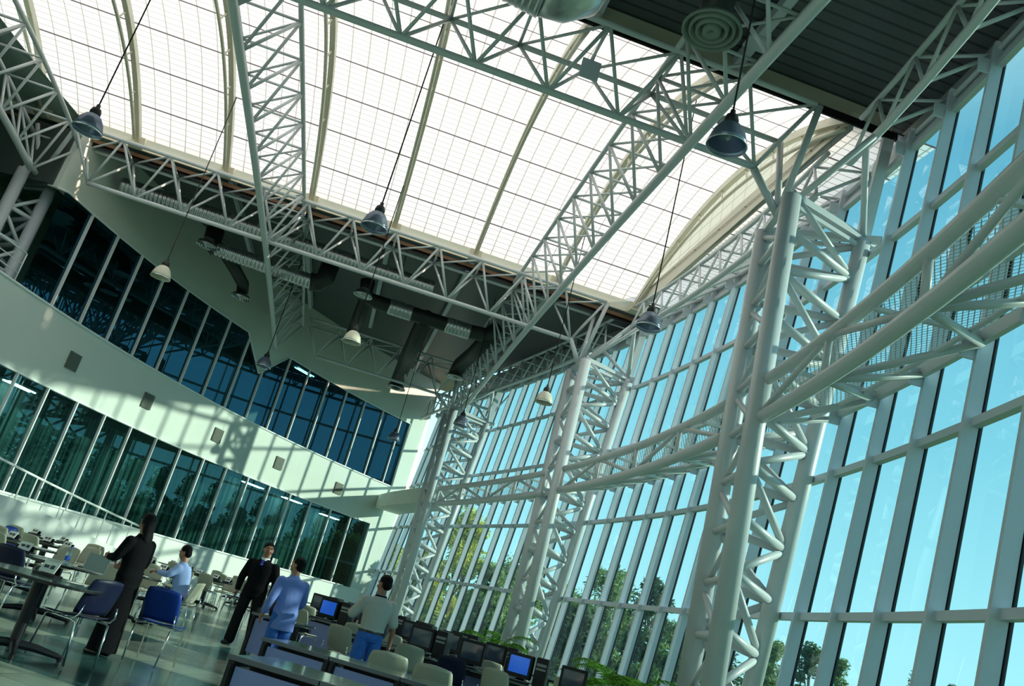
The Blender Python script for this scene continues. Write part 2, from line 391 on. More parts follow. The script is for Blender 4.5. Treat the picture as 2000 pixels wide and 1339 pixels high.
# trims round the windows
def trimline(pts, r, label):
    bm = bmesh.new(); pipe(bm, pts, r, 6); return struct(obj('trim_1', bm, 'trim'), label, 'trim')
TH = [47.81-2.009*k for k in range(0, 23)]
trimline([WA(math.radians(d), 1.5, .02) for d in np.arange(4, 47.9, 1)], .035, 'pale sill trim under the ground floor windows')
trimline([WA(math.radians(d), 4.53, .02) for d in np.arange(4, 47.9, 1)], .03, 'pale head trim over the ground floor windows')
trimline([WA(math.radians(d), 6.53, .02) for d in np.arange(13, 49, 1)]+[WA(math.radians(48.77), 6.53, .02)], .035, 'pale sill trim under the upper windows')
trimline([WA(math.radians(d), headz(d), .02) for d in angs], .03, 'pale trim along the notched head of the upper windows')
trimline([WA(math.radians(48.77), 6.53, .02), WA(math.radians(48.77), 9.78, .02)], .025, 'pale jamb trim at the right end of the upper windows')
trimline([WA(math.radians(47.81), 1.5, .02), WA(math.radians(47.81), 4.53, .02)], .025, 'pale jamb trim at the right end of the ground floor windows')
# window bays
wn = [0]
def wbay(d0, d1, z0, zt, label):
    wn[0] += 1
    e = empty('window_%d' % wn[0], (0, 0, 0)); struct(e, label, 'window')
    bm = bmesh.new(); ds = sorted([d0, d1]+[h[0] for h in head if d0 < h[0] < d1 and zt is None])
    tp = [WA(math.radians(d), headz(d) if zt is None else zt, -.04) for d in ds]
    bt = [WA(math.radians(d), z0, -.04) for d in ds]
    for i in range(len(ds)-1): bm.faces.new([bm.verts.new(p) for p in (bt[i], bt[i+1], tp[i+1], tp[i])])
    obj('pane', bm, 'wglass' if z0 < 3 else 'wglass_up', e)
    z1 = headz(d1) if zt is None else zt
    bm = bmesh.new(); a = math.radians(d1); bar(bm, WA(a, z0, 0), WA(a, z1, 0), .045, .09, (math.sin(a), math.cos(a), 0)); obj('mullion', bm, 'trim', e)
for k in range(21):
    wbay(TH[k+1], TH[k], 1.5, 4.53, 'ground floor window of the curved inner wall, %s bay from its right end' % (ORD[k] if k < 20 else 'twenty-first'))
UTH = [48.77]+[47.78-2.0*k+(.0) for k in range(0, 18)]
for k in range(17):
    if UTH[k+1] < 15: break
    wbay(max(UTH[k+1], 13.9), UTH[k], 6.53, None if UTH[k+1] > 15.2 else 9.3, 'upper floor window of the curved inner wall, %s bay from its right end' % ORD[k])
# vent grilles on the plain band
for i, y in enumerate((25.99, 29.54, 33.12, 36.34, 39.41)):
    a = wang(y); c = WA(a, 5.5, .03); e = empty('vent_grille', c); e.rotation_euler = (0, 0, -a+0*PI)
    tag(e, 'small square dark vent grille on the plaster band, %s from the left' % ORD[i], 'vent', 'vent grilles along the plaster band')
    bm = bmesh.new(); box(bm, (0, 0, 0), (.05, .5, .5)); obj('frame', bm, 'vent', e)
    bm = bmesh.new()
    for k in range(9): box(bm, (.03, 0, -.2+.05*k), (.015, .42, .025))
    obj('slats', bm, 'vent', e)
# rooms behind the windows
def room(z0, z1, depth, tag_):
    wallband('wall_back', 8, YE, z0, z1, 'roomwall', 'rear wall of the %s rooms behind the windows' % tag_, r0=-depth, r1=-depth-.2)
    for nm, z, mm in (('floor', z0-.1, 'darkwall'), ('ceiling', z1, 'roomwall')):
        bm = bmesh.new(); n = 40; a0, a1 = wang(8), wang(YE)
        for i in range(n):
            a, b = a0+(a1-a0)*i/n, a0+(a1-a0)*(i+1)/n
            for zz in (z, z+.1): bm.faces.new([bm.verts.new(p) for p in (WA(a, zz, -.31), WA(b, zz, -.31), WA(b, zz, -depth), WA(a, zz, -depth))])
        struct(obj(nm, bm, mm), '%s of the %s rooms behind the windows' % (nm, tag_), nm)
def blindmat():
    m = mat('vertical_streaked_blinds', (.5, .7, .6), .9); t = m.node_tree; b = t.nodes['Principled BSDF']
    c = t.nodes.new('ShaderNodeTexCoord'); mp = t.nodes.new('ShaderNodeMapping'); mp.inputs['Scale'].default_value = (5, 5, .08)
    n = t.nodes.new('ShaderNodeTexNoise'); n.inputs['Scale'].default_value = 1.5; q = t.nodes.new('ShaderNodeValToRGB')
    q.color_ramp.elements[0].position = .42; q.color_ramp.elements[0].color = (.04, .09, .09, 1); q.color_ramp.elements[1].position = .6; q.color_ramp.elements[1].color = (.45, .62, .58, 1)
    t.links.new(c.outputs['Object'], mp.inputs[0]); t.links.new(mp.outputs[0], n.inputs['Vector']); t.links.new(n.outputs['Fac'], q.inputs[0]); t.links.new(q.outputs[0], b.inputs['Base Color']); return m
MA['blind'] = blindmat()
wallband('wall_inner', 8, YE-1.5, .3, 4.5, 'blind', 'inner partition with pale vertical blinds behind the ground floor windows', r0=-1.6, r1=-1.66)
room(.2, 4.9, 6, 'ground level'); room(6.2, 11.4, 7, 'upper level')
MA['lamp_on'] = mat('lit_fluorescent_tube', (.8, .9, .9)); MA['lamp_on'].node_tree.nodes['Principled BSDF'].inputs['Emission Color'].default_value = (.7, 1, .95, 1); MA['lamp_on'].node_tree.nodes['Principled BSDF'].inputs['Emission Strength'].default_value = 14
for i, (y, z, r) in enumerate(((36.3, 4.4, -.9), (38.3, 4.4, -1.0), (40.2, 4.3, -1.1), (37.2, 10.6, -2.2), (38.1, 10.3, -2.6), (23.4, 4.4, -.9), (25.8, 4.4, -1.1))):
    a = wang(y); e = empty('strip_light', WA(a, z, r)); e.rotation_euler = (0, 0, -a)
    tag(e, 'lit twin tube strip light behind the inner windows, %s of seven' % ORD[i], 'light', 'strip lights in the rooms behind the windows')
    bm = bmesh.new(); box(bm, (0, 0, .05), (.34, 1.25, .06)); obj('housing', bm, 'trim', e)
    for s in (-.1, .1):
        bm = bmesh.new(); tube(bm, (s, -.58, 0), (s, .58, 0), .02, 8); obj('lamp_tube', bm, 'lamp_on', e)
# outer closing walls
bm = bmesh.new(); box(bm, (-2.3, -8.2, 5.9), (8, .2, 12.4)); struct(obj('wall_rear', bm, 'wall'), 'plain wall closing the hall behind the viewer', 'wall')
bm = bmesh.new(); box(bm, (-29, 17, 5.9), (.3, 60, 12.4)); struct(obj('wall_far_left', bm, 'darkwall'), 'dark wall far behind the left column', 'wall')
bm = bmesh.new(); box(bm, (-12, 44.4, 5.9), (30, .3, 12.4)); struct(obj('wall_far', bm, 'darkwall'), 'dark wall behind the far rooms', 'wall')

# ---------------------------------------------------------------- curtain wall
ZT = [0.0, 2.57, 4.70, 6.82, 8.8, 10.62]
MY = [-7.2+1.13*k for k in range(0, 44)]
MY = [y for y in MY if y < 42.4]
off0 = [y for y in MY if abs(y-11.0) < .6][0]; MY = [y-off0+11.05 for y in MY]; MY = [y for y in MY if -7.9 < y < 42.0]+[42.35]
def fwin(i, y0, y1):
    wn[0] += 1; e = empty('window_%d' % wn[0]); 
    struct(e, 'bay %s of the leaning glass curtain wall, counted from the near end' % (ORD[i] if i < 20 else ['twenty-first', 'twenty-second', 'twenty-third', 'twenty-fourth', 'twenty-fifth', 'twenty-sixth', 'twenty-seventh', 'twenty-eighth', 'twenty-ninth', 'thirtieth', 'thirty-first', 'thirty-second', 'thirty-third', 'thirty-fourth', 'thirty-fifth', 'thirty-sixth', 'thirty-seventh', 'thirty-eighth', 'thirty-ninth', 'fortieth', 'forty-first', 'forty-second', 'forty-third', 'forty-fourth'][i-20]), 'window')
    n, t = fn(y0)
    bm = bmesh.new(); bar(bm, F(y0, 0, .10), F(y0, 11.0, .10), .06, .17, t); obj('mullion', bm, 'alum', e)
    bm = bmesh.new()
    bar(bm, F(y0, 0, -.01), F(y0, 10.7, -.01), .085, .03, t); obj('gasket', bm, 'gasket', e)
    for za, zb in zip(ZT, ZT[1:]):
        bm = bmesh.new(); bm.faces.new([bm.verts.new(p) for p in (F(y0+.03, za, 0), F(y1-.03, za, 0), F(y1-.03, zb, 0), F(y0+.03, zb, 0))]); obj('pane', bm, 'glass', e)
    for z in ZT[1:]:
        bm = bmesh.new(); bar(bm, F(y0, z, .055), F(y1, z, .055), .10, .10, (0, 0, 1)); obj('transom', bm, 'alum', e)
    for z in (5.45, 10.45):                           # bolted bracket plates at the walkway and head
        bm = bmesh.new(); p = F(y0+.02, z, .24); bar(bm, p, p+V(0, 0, .24), .03, .2, t); obj('bracket', bm, 'alum', e)
for i, (a, b) in enumerate(zip(MY, MY[1:])): fwin(i, a, b)
# head band above the glass, a slit of daylight, then fascia
ysF = list(np.linspace(-8, 42.5, 70))
def fband(name, z0, z1, o0, o1, m, label, th=.06):
    bm = bmesh.new(); pv = None
    for y in ysF:
        n, t = fn(y); a = F(y, z0, o0); b = F(y, z1, o1)
        vs = [bm.verts.new(p) for p in (a, b, b+n*th, a+n*th)]
        if pv:
            for k in range(4): bm.faces.new((pv[k], vs[k], vs[(k+1) % 4], pv[(k+1) % 4]))
        pv = vs
    bmesh.ops.recalc_face_normals(bm, faces=bm.faces)
    return struct(obj(name, bm, m), label, 'trim')
fband('trim_2', 10.62, 10.95, .05, .05, 'steel', 'painted head band along the top of the curtain wall')
fband('trim_3', 11.0, 12.0, -.02, -.25, 'steel', 'painted fascia between the curtain wall and the roof deck')

# ---------------------------------------------------------------- trusses
def node_truss(name, label, group, axis, cx_, s0, n, pitch, zl, zu, half, rl, ru, rw, zf=None, top=True, cat='truss', ends=(0, 0)):
    """inverted triangular truss: lower chord nodes s0+k*pitch, upper nodes half a pitch later, on two chords at +-half"""
    e = empty(name); tag(e, label, cat, group)
    zf = zf or (lambda s: 0.0)
    def pt(s, o, z): return V(s, cx_+o, z+zf(s)) if axis == 'x' else V(cx_+o, s, z+zf(s))
    lo = [s0+pitch*k for k in range(n)]; up = [s0+pitch*(k+.5) for k in range(-1, n)]
    P('lower_chord', [pt(s, 0, zl) for s in np.linspace(lo[0]-ends[0]*pitch, lo[-1], max(2, 2*n))], rl, e, seg=12)
    for s in (-1, 1): P('upper_chord', [pt(x, s*half, zu) for x in np.linspace(up[0], up[-1], max(2, 2*n))], ru, e, seg=10)
    for k, s in enumerate(lo):
        for o in (-half, half):
            for q in (up[k], up[k+1]): T('brace', pt(s, 0, zl), pt(q, o, zu), rw, e)
    if top:
        bm = bmesh.new()
        for k, s in enumerate(up):
            T('cross_strut', pt(s, -half, zu), pt(s, half, zu), rw*.9, e)
            if k < len(up)-1: T('diagonal_strut', pt(s, half, zu), pt(up[k+1], -half, zu), rw*.8, e)
        bm.free()
    return e
# transverse trusses (x = along, y constant)
node_truss('roof_truss', 'white tubular steel truss crossing the hall nearest the viewer, below the translucent roof', 'white steel roof trusses', 'x', 11.85, 5.1-1.272*12, 13, 1.272, 9.78, 10.94, .65, .062, .052, .034)
node_truss('roof_truss', 'white tubular steel truss crossing the hall along the far edge of the translucent roof', 'white steel roof trusses', 'x', 22.7, 5.1-1.272*11, 12, 1.272, 9.70, 10.93, .66, .062, .052, .034)
node_truss('roof_truss', 'small far steel truss crossing above the upper windows in front of the dark deck', 'white steel roof trusses', 'x', 33.6, 2.6-1.272*4, 7, 1.272, 9.66, 10.95, .6, .055, .045, .03)
# longitudinal arched trusses
zf3 = lambda s: .30*max(-1, 1-((s-18.5)/12)**2)
node_truss('arched_truss', 'long white steel truss with thick lower tube, running from upper right to far column', 'arched steel trusses running along the hall', 'y', 3.76, 3.8, 24, 1.272, 9.30, 10.78, .65, .085, .052, .034, zf3)
node_truss('arched_truss', 'long white steel truss left of centre running under the translucent roof to the far wall', 'arched steel trusses running along the hall', 'y', -3.96, 7.2, 21, 1.272, 9.36, 10.78, .63, .085, .055, .034, lambda s: .25*max(-1, 1-((s-18.5)/12)**2))
node_truss('arched_truss', 'long white steel truss at the far left running down to the left column', 'arched steel trusses running along the hall', 'y', -10.1, 12.0, 9, 1.272, 9.55, 10.85, .62, .085, .055, .034, lambda s: .12-.01*(s-17)**2, top=True)

# ---------------------------------------------------------------- columns
def column(lab, F1, F2, B, zt, lean, strutto, kh=.79, rf=.158, rb=.138):
    e = empty('steel_column', (0, 0, 0)); tag(e, lab, 'column', 'three-legged white tubular steel columns')
    F1 = V(*F1, 0); F2 = V(*F2, 0); B = V(*B, 0); n = lean
    def b(z): return B+n*(z-5.73)+V(0, 0, z)
    def f1(z): return F1+V(0, 0, z)
    def f2(z): return F2+V(0, 0, z)
    z0 = 0
    for f in (f1, f2): T('front_tube', f(z0), f(zt), rf, e, seg=28)
    T('back_tube', b(z0), b(zt), rb, e, seg=28)
    k = 0; z = .35
    while z < zt-.4:
        z2 = min(z+kh, zt-.1)
        T('brace', f1(z+.2), b(z), .068, e, seg=12); T('brace', f2(z+.2), b(z), .068, e, seg=12); T('brace', f1(z+.1), f2(z+.1), .06, e, seg=10)
        if k % 2 == 0:
            T('brace', b(z), f1(z2+.2), .058, e, seg=12); T('brace', f2(z+.2), b(z2), .058, e, seg=12); T('brace', f1(z), f2(z2), .05, e, seg=10)
        else:
            T('brace', f1(z+.2), b(z2), .058, e, seg=12); T('brace', b(z), f2(z2+.2), .058, e, seg=12); T('brace', f2(z), f1(z2), .05, e, seg=10)
        z += kh; k += 1
    for f in (f1, f2):
        bm = bmesh.new(); bar(bm, f(zt+.04), b(zt+.04)+(b(zt)-f(zt)).normalized()*.3, .12, .10, (0, 0, 1)); obj('cap_beam', bm, 'steel', e)
        bm = bmesh.new(); bar(bm, f(zt-.12), b(zt-.12), .07, .06, (0, 0, 1)); obj('cap_beam', bm, 'steel', e)
    bm = bmesh.new(); bar(bm, f1(zt+.02), f2(zt+.02), .12, .12, (0, 0, 1)); obj('cap_beam', bm, 'steel', e)
    for f in (f1, f2, b):
        bm = bmesh.new(); tube(bm, f(0), f(.03), rf*1.6, 24); obj('base_plate', bm, 'steel', e, False)
    top = (f1(zt)+f2(zt))/2
    for p, r in strutto: T('strut', top if True else f1(zt), p, r, e, seg=12)
    return e, f1, f2, b
def colset(lab, F1, F2, B, zt, ty, tx, zl=9.74):
    n, t = fn(B[1]); lean = n*.105
    st = [(V(tx, ty, zl), .07), (V(tx+.70, ty-.65, 10.93), .06), (V(tx+.70, ty+.65, 10.93), .06), (V(tx+1.9, ty-.65, 10.93), .055), (V(tx+1.9, ty+.65, 10.93), .05), (F(ty-1.6, 10.1, 1.0), .05), (F(ty+1.6, 10.1, 1.0), .05)]
    e, f1, f2, b = column(lab, F1, F2, B, zt, lean, st)
    bt = b(zt)                                      # mast above the back tube and its Y struts
    bm = bmesh.new(); bar(bm, bt, bt+lean*2.2+V(0, 0, 2.2), .1, .2, t); obj('mast', bm, 'steel', e)
    for s in (-1, 1): T('strut', bt+V(0, 0, .05), F(B[1]+s*1.1, 10.1, 1.0), .055, e, seg=10)
    return e
colset('nearest of the white steel columns at the curtain wall, in front of the sky', (5.55, 11.2), (5.80, 12.52), (6.88, 11.75), 9.03, 11.85, 5.1)
colset('middle one of the white steel columns at the curtain wall', (5.55, 22.1), (5.52, 23.38), (6.72, 22.6), 9.03, 22.7, 5.1)
colset('farthest of the white steel columns, beside the plaster end wall', (3.42, 32.75), (3.30, 33.95), (4.62, 33.35), 9.03, 33.6, 2.6, 9.66)
e, *_ = column('thick white steel column standing in the opening at the left edge', (-10.5, 22.75), (-9.98, 23.45), (-11.0, 24.0), 9.55, V(0, 0, 0), [(V(-10.1, 21.8, 9.5), .07), (V(-9.45, 22.0, 10.9), .06), (V(-10.7, 22.7, 10.9), .06), (V(-9.5, 23.4, 10.9), .05)], .8)

# ring truss along the head of the curtain wall
def ring(y0, y1, n, lab):
    e = empty('edge_truss'); tag(e, lab, 'truss', 'light steel edge truss along the top of the curtain wall')
    ys_ = np.linspace(y0, y1, n)
    A = lambda y: F(y, 10.1, 1.0); B = lambda y: F(y, 11.05, 1.0); Cc = lambda y: F(y, 10.9, .1)
    P('lower_chord', [A(y) for y in ys_], .07, e); P('upper_chord', [B(y) for y in ys_], .05, e); P('outer_chord', [Cc(y) for y in ys_], .045, e)
    for k in range(n-1):
        m_ = (ys_[k]+ys_[k+1])/2
        T('brace', A(ys_[k]), B(m_), .032, e); T('brace', B(m_), A(ys_[k+1]), .032, e)
        T('brace', A(ys_[k]), Cc(ys_[k]), .034, e); T('brace', B(m_), Cc(ys_[k]), .028, e)
    return e
ring(1.0, 11.2, 10, 'curved white edge truss above the glass from the nearest column to the upper right corner')
ring(12.4, 22.0, 10, 'curved white edge truss above the glass between the nearest and middle columns')
ring(23.4, 32.9, 10, 'curved white edge truss above the glass between the middle and farthest columns')
ring(34.2, 41.5, 8, 'curved white edge truss above the glass beyond the farthest column')

# ---------------------------------------------------------------- walkway truss
def walk(y0, y1, n, lab):
    e = empty('walkway_truss'); tag(e, lab, 'walkway', 'curved maintenance walkway along the curtain wall')
    ys_ = list(np.linspace(y0, y1, n)); fine = np.linspace(y0, y1, 3*n)
    I = lambda y, z=5.73: V(*F(y, 5.73, 1.45).xy, z); O = lambda y, z=5.62: V(*F(y, 5.73, .22).xy, z)
    P('upper_chord', [I(y, 5.80) for y in fine], .088, e, seg=16); P('lower_chord', [I(y, 5.20) for y in fine], .10, e, seg=16)
    bm = bmesh.new()
    for a, b in zip(fine, fine[1:]): bar(bm, O(a, 5.66), O(b, 5.66), .07, .17, (1, 0, 0))
    obj('edge_channel', bm, 'steel', e)
    P('rail_tube', [V(*F(y, 5.73, .55).xy, 5.52) for y in fine], .035, e)
    bm = bmesh.new(); uv = uvlayer(bm); L = 0
    for a, b in zip(fine, fine[1:]):
        d = (I(b)-I(a)).length
        quad(bm, [I(a, 5.75), O(a, 5.75), O(b, 5.75), I(b, 5.75)], [(L, 0), (L, 1.23), (L+d, 1.23), (L+d, 0)]); L += d
    obj('grating', bm, 'mesh', e)
    for k, y in enumerate(ys_):
        T('post', I(y, 5.80), I(y, 5.20), .05, e)
        T('brace', I(y, 5.20), O(y, 5.60), .05, e)
        if k < n-1:
            y2 = ys_[k+1]
            T('brace', I(y, 5.20), O((y+y2)/2, 5.6), .05, e); T('brace', I(y2, 5.2), O((y+y2)/2, 5.6), .05, e)
            if k % 2: T('brace', I(y, 5.8), I(y2, 5.2), .045, e)
            else: T('brace', I(y, 5.2), I(y2, 5.8), .045, e)
            bm = bmesh.new(); bar(bm, I((y+y2)/2, 5.70), O((y+y2)/2, 5.70), .05, .06, (0, 0, 1)); obj('joist', bm, 'steel', e)
    return e
walk(-3.8, 11.3, 7, 'curved walkway truss with mesh floor from the nearest column to the right edge')
walk(12.5, 22.0, 5, 'curved walkway truss with mesh floor between the nearest and middle columns')
walk(23.3, 32.7, 5, 'curved walkway truss with mesh floor between the middle and farthest columns')
bm = bmesh.new()
ysw = list(np.linspace(33.9, 41.6, 10))
for a, b in zip(ysw, ysw[1:]):
    pa, pb = V(*F(a, 5.73, .85).xy, 5.62), V(*F(b, 5.73, .85).xy, 5.62); n_, t_ = fn(a); bar(bm, pa, pb, 1.25, .62, n_)
tag(obj('wall_ledge', bm, 'wall'), 'solid plastered ledge joining the walkway to the far end wall', 'ledge')

# ---------------------------------------------------------------- translucent roof
def vz(y): return 12.85-1.45*((y-17.2)/5.5)**2
RX = [-25.7, -23.2, -20.7, -18.2, -15.7, -13.2, -10.7, -8.18, -5.68, -3.22, -.76, 1.72, 4.28, 6.8]
def roofstrip(x0, x1, lab):
    bm = bmesh.new(); uv = uvlayer(bm); ys_ = np.linspace(11.9, 22.75, 25); L = .45
    for a, b in zip(ys_, ys_[1:]):
        d = math.hypot(b-a, vz(b)-vz(a))
        quad(bm, [(x0, a, vz(a)+.12), (x1, a, vz(a)+.12), (x1, b, vz(b)+.12), (x0, b, vz(b)+.12)], [(0.01, L), ((x1-x0)*.999*2.55/(x1-x0), L), ((x1-x0)*.999*2.55/(x1-x0), L+d), (0.01, L+d)]); L += d
    o = obj('roof_panel', bm, 'sky'); tag(o, lab, 'roof panel', 'translucent white roof panels', 'structure'); return o
for i in range(13): roofstrip(RX[i], RX[i+1], 'translucent white gridded roof strip, %s from the left' % ORD[i])
bm = bmesh.new(); quad(bm, [(6.8, 11.9, 11.6), (8.6, 11.9, 11.6), (8.6, 22.75, 11.6), (6.8, 22.75, 11.6)], [(0, 0), (1.8, 0), (1.8, 10.8), (0, 10.8)])
tag(obj('roof_panel', bm, 'sky'), 'flat translucent roof strip beside the curtain wall', 'roof panel', None, 'structure')
for i, x in enumerate(RX[1:]):
    e = empty('roof_rib'); tag(e, 'cream arched rib under the translucent roof, %s from the left' % ORD[i], 'rib', 'cream arched ribs under the translucent roof')
    ys_ = np.linspace(11.75, 22.8, 24); bm = bmesh.new()
    for a, b in zip(ys_, ys_[1:]): bar(bm, (x, a, vz(a)), (x, b, vz(b)), .13, .18, (1, 0, 0))
    obj('beam', bm, 'cream', e)
    low = lambda y: vz(y)-.18-.28*(1-((y-17.2)/5.6)**2)
    P('bottom_tube', [(x-.03, y, low(y)) for y in np.linspace(12.0, 22.5, 24)], .045, e, 'cream')
    for y in np.linspace(13.5, 21, 7): T('spacer', (x-.03, y, low(y)), (x, y+.25, vz(y+.25)), .022, e, 'cream')
    bm = bmesh.new(); box(bm, (x, 22.75, 11.32), (.36, .08, .34)); box(bm, (x, 22.6, 11.16), (.36, .35, .04)); obj('shoe_plate', bm, 'cream', e)
for y, z, lab in ((22.95, 11.42, 'far'), (11.85, 11.66, 'near')):
    e = empty('roof_curb'); tag(e, 'long cream edge beam under the %s edge of the translucent roof' % lab, 'beam')
    bm = bmesh.new(); bar(bm, (-25.8, y, z), (7.6, y, z), .06, .42, (0, 1, 0)); obj('beam', bm, 'cream', e)
    s = 1 if y > 17 else -1
    bm = bmesh.new(); bar(bm, (-25.8, y+s*.10, z-.34), (7.6, y+s*.10, z-.34), .05, .10, (0, 1, 0)); obj('timber_strip', bm, MA.setdefault('timber', mat('brown_timber', (.16, .08, .035), .6, var=.3)), e)
    bm = bmesh.new(); bar(bm, (-25.8, y+s*.2, z-.40), (7.6, y+s*.2, z-.40), .04, .16, (0, 1, 0)); obj('gutter', bm, 'dark', e)
bm = bmesh.new(); bar(bm, (6.9, 11.9, 11.75), (6.9, 22.8, 11.40), .12, .5, (1, 0, 0)); tag(obj('roof_edge_beam', bm, 'cream'), 'cream side beam at the right edge of the translucent roof', 'beam')
# gables closing the vault at its sides
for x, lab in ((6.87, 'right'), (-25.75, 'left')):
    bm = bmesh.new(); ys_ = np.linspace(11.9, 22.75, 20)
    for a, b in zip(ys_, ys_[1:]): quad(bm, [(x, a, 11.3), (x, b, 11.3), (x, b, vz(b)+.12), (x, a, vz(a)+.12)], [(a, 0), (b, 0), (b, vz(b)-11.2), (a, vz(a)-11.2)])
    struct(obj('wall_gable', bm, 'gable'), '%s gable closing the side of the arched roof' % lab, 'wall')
# left part of roof beyond the panels
bm = bmesh.new(); box(bm, (-27.6, 17.4, 11.9), (3.4, 11.4, .3)); struct(obj('ceiling', bm, 'deck'), 'dark roof deck left of the translucent roof', 'ceiling')

# ---------------------------------------------------------------- ducts and diffusers
def ribduct(name, a, b, r, parent, m='silver', step=.12):
    bm = bmesh.new(); a = V(*a); b = V(*b); L = (b-a).length; n = int(L/step); pts = []; rr = []
    for k in range(n+1):
        for dk, q in ((0, 1.0), (.4, 1.0), (.5, 1.025), (.9, 1.025)):
            if k+dk <= n: pts.append(a+(b-a)*((k+dk)/n)); rr.append(r*q)
    pipe(bm, pts, rr, 20); return obj(name, bm, m, parent, True)
def diffuser(parent, c, r, m='silver'):
    bm = bmesh.new(); lathe(bm, [(r*.5, .25), (r*.55, .1), (r, .03), (r, 0), (r*.92, 0), (r*.84, .12), (r*.80, .12), (r*.76, -.01), (r*.70, -.01), (r*.62, .12), (r*.58, .12), (r*.53, -.02), (r*.46, -.02), (r*.38, .12), (r*.33, .12), (r*.3, -.03), (r*.15, -.03), (0.001, .03)], 36, c); return obj('diffuser', bm, m, parent, True)
e = empty('air_duct'); tag(e, 'long shiny spiral air duct hanging just behind the far truss', 'duct')
ribduct('duct_run', (-8.7, 24.5, 10.62), (.9, 24.5, 10.55), .25, e)
for x in (-6.6, -3.2, -.2): T('hanger_rod', (x, 24.5, 10.8), (x, 24.5, 11.65), .012, e, 'cable')
e = empty('air_duct'); tag(e, 'spiral air duct with down-turned outlets hanging in front of the tall plaster wall', 'duct')
ribduct('duct_run', (-5.95, 26.1, 10.2), (-2.75, 26.1, 10.1), .24, e)
P('elbow', [(-2.85, 26.1, 10.1), (-2.6, 26.1, 10.15), (-2.45, 26.1, 10.35), (-2.42, 26.1, 10.9)], .3, e, 'black', 18)
P('elbow', [(-5.9, 26.1, 10.2), (-6.1, 26.1, 10.3), (-6.15, 26.1, 10.8)], .28, e, 'black', 18)
P('branch', [(-5.6, 26.2, 10.15), (-5.35, 27.4, 10.1), (-5.15, 28.2, 10.0), (-5.1, 28.4, 9.75)], .2, e, 'black', 18)
diffuser(e, (-5.1, 28.4, 9.55), .34); diffuser(e, (-6.1, 25.6, 10.0), .34)
T('hanger_rod', (-4.4, 26.1, 10.4), (-4.4, 26.1, 11.7), .012, e, 'cable')
e = empty('air_duct'); tag(e, 'black wrapped square loop of air ducts with shiny sleeves under the far deck', 'duct')
P('loop', [(-1.15, 26.6, 10.9), (-1.1, 27, 10.5), (-.6, 27, 10.42), (1.0, 27, 10.42), (2.4, 27, 10.42), (3.2, 27, 10.5), (3.5, 27, 10.9)], .25, e, 'black', 18)
ribduct('shiny_sleeve', (-.25, 27, 10.42), (.55, 27, 10.42), .265, e); ribduct('shiny_sleeve', (1.75, 27, 10.42), (2.6, 27, 10.42), .265, e)
P('branch', [(-1.05, 27, 10.45), (-1.2, 29.5, 10.35), (-1.25, 30.3, 10.2), (-1.25, 30.5, 9.95)], .22, e, 'black', 18)
P('branch', [(1.05, 27, 10.42), (1.0, 31.5, 10.35), (1.0, 34.8, 10.2), (1.0, 35.2, 9.9)], .3, e, 'black', 18)
P('branch', [(3.3, 27, 10.45), (3.2, 29.4, 10.5), (3.0, 31.2, 10.45), (2.95, 31.5, 10.1)], .28, e, 'black', 18)
diffuser(e, (-1.25, 30.5, 9.8), .36); diffuser(e, (1.0, 35.2, 9.75), .42); diffuser(e, (2.95, 31.5, 9.95), .36); diffuser(e, (-1.15, 26.3, 10.25), .32)
e = empty('air_duct'); tag(e, 'big shiny duct elbow cut by the top edge of the view', 'duct')
ribduct('duct_run', (-.9, 8.95, 9.35), (.62, 8.95, 9.13), .34, e, 'silver', .09)
P('elbow', [(.55, 8.95, 9.14), (.85, 8.95, 9.17), (1.05, 8.95, 9.32), (1.12, 8.95, 9.6), (1.12, 8.95, 11.7)], .33, e, 'silver', 24)
e = empty('air_diffuser'); tag(e, 'round ringed ceiling air diffuser hanging near the top right', 'diffuser')
diffuser(e, (2.98, 9.18, 9.72), .42, mat('pale_green_grey_metal', (.20, .25, .22), .6))
P('duct_neck', [(2.98, 9.18, 9.95), (2.98, 9.18, 10.3), (3.0, 8.8, 10.6), (3.1, 7.6, 10.75), (3.1, 5.0, 10.8)], .24, e, 'black', 18)
# small sign plate hung on the near truss
e = empty('sign_plate'); tag(e, 'blank grey square plate fixed to the near truss', 'plate')
bm = bmesh.new(); box(bm, (1.9, 11.95, 10.55), (.34, .03, .38)); obj('plate', bm, 'alum', e); T('hanger_rod', (1.9, 11.95, 10.7), (1.9, 11.5, 10.95), .02, e, 'alum')

# ---------------------------------------------------------------- pendant lamps
def make_lamp():
    e = empty('pendant_lamp')
    bm = bmesh.new(); lathe(bm, [(.035, .40), (.075, .38), (.085, .30), (.13, .27), (.19, .18), (.226, .06), (.238, 0), (.232, 0), (.22, .06), (.18, .17), (.12, .25), (.001, .27)], 36); sh_ = obj('shade', bm, 'acrylic', e, True)
    bm = bmesh.new(); lathe(bm, [(.236, .012), (.244, .0), (.236, -.012), (.229, 0), (.236, .012)], 36); obj('rim', bm, 'chrome', sh_, True)
    bm = bmesh.new(); lathe(bm, [(.001, .50), (.03, .50), (.035, .44), (.07, .42), (.088, .36), (.088, .29), (.05, .27), (.001, .27)], 24); obj('ballast_cap', bm, 'cable', e, True)
    bm = bmesh.new(); lathe(bm, [(.001, .26), (.035, .24), (.05, .17), (.035, .10), (.001, .07)], 16); obj('bulb', bm, MA.setdefault('bulb', mat('milky_bulb', (.7, .75, .8), .2)), e, True)
    bm = bmesh.new(); lathe(bm, [(.09, .265), (.14, .235), (.19, .165), (.215, .08), (.222, .05)], 32); obj('inner_reflector', bm, 'acrylic', e, True)
    return e
MA['shade_cream'] = mat('cream_lamp_shade', (.62, .60, .48), .4)
proto = make_lamp(); proto2 = copy_tree(proto)
for ch in proto2.children:
    if ch.name.startswith('shade'):
        ch.data = ch.data.copy(); ch.data.materials[0] = MA['shade_cream']
